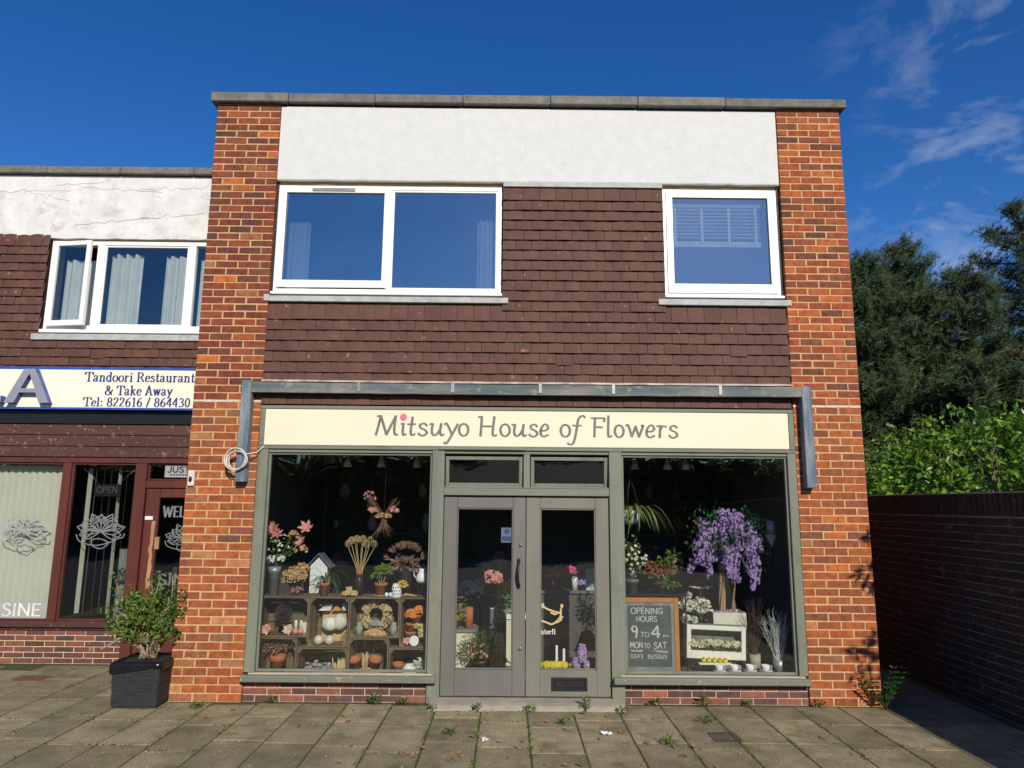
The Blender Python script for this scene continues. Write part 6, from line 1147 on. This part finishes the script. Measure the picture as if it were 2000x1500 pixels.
part('figure', M_gold, dec, lambda b: (strokes(b, [[(.165, .865), (.20, .84), (.27, .815), (.335, .80)], [(.335, .84), (.33, .77), (.30, .73), (.34, .74)], [(.30, .73), (.25, .70), (.20, .715), (.15, .73)], [(.17, .885), (.155, .86), (.18, .85)], [(.30, .80), (.28, .79), (.24, .805)], [(.35, .77), (.32, .73), (.29, .715)]], lambda u, v: (u - .01, v), .0445, 1, .0085, .0085, .0008), b.blob((.333, .0445, .865), (.016, .0008, .02), 10, 6, 0)))
part('lettering', MATS['cream_letter'], dec, lambda b: text(b, 'nterfl', .135, .61, .045, .0445, {**ROM, 'f': (.4, [[(.36, .93), (.24, 1.0), (.15, .8), (.15, 0)], [(.02, .61), (.32, .61)]])},   .075, .04, wd=.14, dep=.0008))
nt3 = thing('door_notice', 'white and blue notice stuck inside the left door glass', 'notice', (-.2, .053, 1.45)); part('sheet', mat('notice_white', (.20, .21, .26), rough=.6), nt3, lambda b: b.box(-.245, -.142, .0525, .0535, 1.445, 1.585)); part('blue_print', mat('notice_blue', (.04, .07, .22), rough=.6), nt3, lambda b: (b.box(-.237, -.15, .0515, .0522, 1.46, 1.505), b.add([(-.19 + .028 * math.cos(a), .0515, 1.548 + .024 * math.sin(a)) for a in [i * PI / 8 for i in range(16)]], [tuple(range(16))])))

# ================================================================== pavement details
M_weed = foli('weed_leaf', (.075, .14, .02), (.13, .20, .03), .35, .3)
def weed(label, x, y, r, n, h):
    def f(b):
        for _ in range(n):
            a = U(0, 6.3); d = V((math.cos(a), math.sin(a), U(.2, 1.5))); c = V((x, y, .01)) + V((d.x * r, d.y * r * .6, 0)) * U(0, .8) + V((0, 0, U(0, h))); b.leaf(c, d, (0, 0, 1), U(.025, .05), U(.014, .026))
        for _ in range(n // 4): a = U(0, 6.3); b.tube([(x, y, 0), (x + r * .5 * math.cos(a), y + r * .4 * math.sin(a), h * .8)], .0015, 3)
    return one('weed', label, 'weed', M_weed, (x, y, 0), f)
weed('leafy weed at the foot of the left plinth', -1.38, -.05, .09, 46, .07)
weed('small weed under the left plinth nearest the step', -1.12, -.05, .05, 20, .04)
weed('upright weed growing at the right end of the step', .52, -.24, .05, 40, .13)
weed('weed under the right window near the step', 1.18, -.06, .07, 26, .06)
weed('weed under the middle of the right window', 1.62, -.05, .08, 34, .07)
weed('weed in the joint near the drain cover', 1.50, -.55, .09, 34, .05)
weed('weed at the left corner of the right brick pier', 2.68, -.06, .07, 24, .05)
weed('weed on the paving between planter and left pier', -2.93, -.22, .09, 34, .04)
fern = thing('fern_weed', 'green ferny weed growing at the corner of the right brick pier', 'weed', (3.24, -.1, 0))
part('fronds', foli('fern_leaf', (.045, .12, .025), (.08, .17, .03), .3, .3), fern, lambda b: [[b.leaf(V((3.25, -.1, .02)) + V((math.cos(a) * t_ * .2, math.sin(a) * t_ * .13, t_ * hh)), V((math.cos(a + sd), math.sin(a + sd), .5)), (0, 0, 1), .06, .026) for t_ in (.25, .4, .55, .7, .85, 1) for sd in (-.9, .9)] for a, hh in [(U(0, 6.3), U(.16, .34)) for _ in range(16)]])
part('stems', M_weed, fern, lambda b: [b.tube([(3.25, -.1, 0), (3.25 + .1 * math.cos(a), -.1 + .06 * math.sin(a), .18)], .003, 4) for a in (0, 1, 2, 3, 4, 5)])
def jgrass(b):
    for _ in range(900):
        x, y = R.choice(JOINTS); vert = R.random() < .75
        if not (-5 < x < 3.3 and y > -2.2): continue
        if x > 0 and y < -1.9: continue
        cx_, cy_ = (x + FW / 2, y + U(0, FL)) if vert else (x + U(-.2, .2), y)
        if NZ.noise(V((cx_ * .8, cy_ * .8, 4))) < -.12 or cy_ > -.02 and -3.3 < cx_ < 3.3: continue
        for q in range(R.randint(5, 16)):
            px_, py_ = cx_ + R.gauss(0, .012 if vert else .05), cy_ + R.gauss(0, .06 if vert else .012); a = U(0, 6.3)
            b.leaf((px_, py_, -.004), (math.cos(a), math.sin(a), U(.3, 1.6)), (0, 0, 1), U(.014, .036), U(.006, .014))
    for _ in range(420):
        x = U(-2.6, 2.6); 
        if abs(x) < .9: y = -.21 - abs(R.gauss(0, .02))
        else: y = -.012 - abs(R.gauss(0, .025))
        if NZ.noise(V((x * 2.1, 0, 7))) < 0: continue
        a = U(0, 6.3); b.leaf((x, y, -.002), (math.cos(a), math.sin(a), U(.4, 1.5)), (0, 0, 1), U(.014, .03), U(.008, .014))
b = MB(); jgrass(b); jg = b.obj('joint_grass', M_weed); stuff(jg); jg['label'] = 'moss and grass growing in the paving joints'; jg['category'] = 'grass'
lm = []
for q in range(4):
    b = MB(); n = 7; vs = []
    for i in range(n + 1):
        u = i / n; wd = .02 * math.sin(PI * min(1, u * 1.02)) * (1 + .3 * math.sin(u * 14 + q)); c = .010 * math.sin(u * PI) * (1 if q % 2 else -.4)
        vs += [((u - .5) * .06, -wd, .012 + .008 * math.sin(q + u * 5)), ((u - .5) * .06, 0, .004 + c), ((u - .5) * .06, wd, .010 + .008 * math.cos(q * 2 + u * 4))]
    b.add(vs, [(3 * i + k, 3 * i + 3 + k, 3 * i + 4 + k, 3 * i + 1 + k) for i in range(n) for k in (0, 1)], True)
    me = bpy.data.meshes.new('fallen_leaf'); me.from_pydata(b.v, [], b.f); me.materials.append(mat('dry_leaf', (.36, .20, .08), (.24, .12, .05), 40, .8, obj=.35, transl=.15)); lm.append(me)
for _ in range(58):
    x, y = R.gauss(-.2, 1.3), U(-1.9, -.1)
    if not -3 < x < 3: continue
    o = inst('fallen_leaf', R.choice(lm), (x, y, .004), None, (U(-.2, .2), U(-.2, .2), U(0, 6.3))); o.scale = (U(.5, 1.15),) * 3
    tag(o, 'dry brown leaf lying on the paving slabs', 'leaf', 'dry leaves on the paving')
for k, (x, y) in enumerate(((.62, -.87), (-.353, -1.04))):
    one('paper_scrap', ['crumpled white tissue on the paving right of the step', 'small white scrap on the paving left of the step'][k], 'litter', MATS['white_cloth'], (x, y, 0), lambda b: [b.leaf((x + U(-.02, .02), y + U(-.02, .02), .008), (U(-1, 1), U(-1, 1), U(.1, .9)), rdir(0), U(.03, .055) * (1 - .3 * k), .03) for _ in range(9)])
t = thing('drain_cover', 'small iron drain grating set in the paving', 'drain', (1.55, -.9, 0)); part('frame', M_iron, t, lambda b: (b.box(1.44, 1.66, -1.01, -.995, -.005, .004), b.box(1.44, 1.66, -.805, -.79, -.005, .004), b.box(1.44, 1.455, -.9949, -.8051, -.005, .004), b.box(1.645, 1.66, -.9949, -.8051, -.005, .004)))
for k in range(7): part('bar', M_iron, t, lambda b: b.box(1.468 + .026 * k, 1.480 + .026 * k, -.994, -.806, -.006, .003))
one('access_cover', 'rusty metal access cover in the paving before the restaurant', 'cover', mat('rust', (.16, .075, .045), (.1, .055, .04), 20, .85, .5, 60), (-5.07, .83, 0), lambda b: b.cbox(-5.22, -4.92, .72, .94, -.01, .006, .003))

# ================================================================== dim shelving behind the displays
for nm, x0, x1, lab in (('left', -2.7, -1.2, 'grey shelving at the back of the shop behind the crates'), ('right', 1.25, 2.7, 'grey shelving at the back of the shop behind the wisteria')):
    t = thing('shelving', lab, 'shelving', ((x0 + x1) / 2, 3.2, .057))
    for z in (.5, .95, 1.40, 1.85): part('shelf_board', MATS['grey_shelf'], t, lambda b: b.cbox(x0 + .031, x1 - .031, 3.0, 3.4, z, z + .025, .003))
    for x in (x0, x1 - .03): part('upright', MATS['grey_shelf'], t, lambda b: b.cbox(x, x + .03, 3.0, 3.4, .057, 2.2, .003))
    for z in (.525, .975, 1.425, 1.875):
        for k in range(4):
            x = x0 + .18 + k * (x1 - x0 - .3) / 3 + U(-.06, .06); r_ = U(.05, .09); h = U(.12, .26)
            o = thing('shelf_vase', 'vase of dried stems on the %s shelf behind the %s window, %s' % ({.525: 'bottom', .975: 'second', 1.425: 'third', 1.875: 'top'}[z], nm, ('at its left end', 'left of centre', 'right of centre', 'at its right end')[k]), 'vase', (x, 3.15, z), 'vases on the back shelving')
            part('vase', R.choice((M_ceram, M_terra, M_zinc, M_grey)), o, lambda b: b.lathe([(0, 0), (r_ * .6, 0), (r_, h * .45), (r_ * .5, h * .9), (r_ * .6, h), (0, h * .8)], (x, 3.15, z), 14))
            part('stems', R.choice((M_grn, M_straw, M_brownf, M_pinkp)), o, lambda b: dome(b, (x, 3.15, z + h + .06), .10, .08, .09, 40, (.04, .08), .3, .4))

for k, (x, y, m, lab) in enumerate(((-.62, 1.9, M_white, 'bucket of white blooms behind the left door'), (-.38, 2.1, M_pinkp, 'bucket of pink blooms in the middle behind the left door'), (-.16, 1.9, M_yel, 'bucket of yellow blooms by the meeting of the doors'), (.22, 2.15, M_red, 'bucket of red blooms behind the dark counter'), (.80, 2.1, M_purp, 'bucket of purple blooms at the right behind the dark counter'))):
    t = thing('flower_bucket', lab, 'bucket', (x, y, .057)); part('bucket', M_zinc, t, lambda b: b.lathe([(0, 0), (.08, 0), (.11, .5), (.115, .52), (.105, .5), (0, .4)], (x, y, .057), 16))
    part('blooms', m, t, lambda b: flowers(b, (x, y - .03, .78 + .1 * (k % 2)), .15, .1, .12, 60, (.03, .05))); part('leaves', M_grn, t, lambda b: dome(b, (x, y, .72), .14, .1, .14, 110, (.05, .09), .3, .4, -.8))

def litter(b):
    for _ in range(330):
        x, y = R.gauss(-1.6, 1.6), -abs(R.gauss(.9, .7)) - .1
        if not (-4.5 < x < 3 and -2.3 < y): continue
        b.leaf((x, y, .004), (U(-1, 1), U(-1, 1), .12), (0, 0, 1), U(.008, .020), U(.006, .012))
b = MB(); litter(b); o = stuff(b.obj('fallen_petals', mat('old_petal', (.62, .56, .46), (.45, .34, .22), 60, .9, isl=.3))); o['label'] = 'tiny pale petals scattered over the paving'; o['category'] = 'petals'
for k, (x, y) in enumerate(((-.85, -.27), (-.44, -.26), (.02, -.27), (.30, -.62), (.84, -.30), (2.0, -.06), (-2.3, -.04), (-.62, -.9), (1.05, -1.1))):
    weed(('weed tuft at the left end of the step', 'weed tuft at the foot of the step below the left door', 'weed tuft at the foot of the step below the door joint', 'weed tuft in the joint left of the white tissue', 'weed tuft at the right end of the step', 'weed under the right end of the right window', 'weed at the foot of the left plinth beside the pier', 'weed tuft in the joint before the left door', 'weed tuft in the joint between tissue and drain cover')[k], x, y, U(.04, .07), R.randint(14, 26), U(.025, .05))
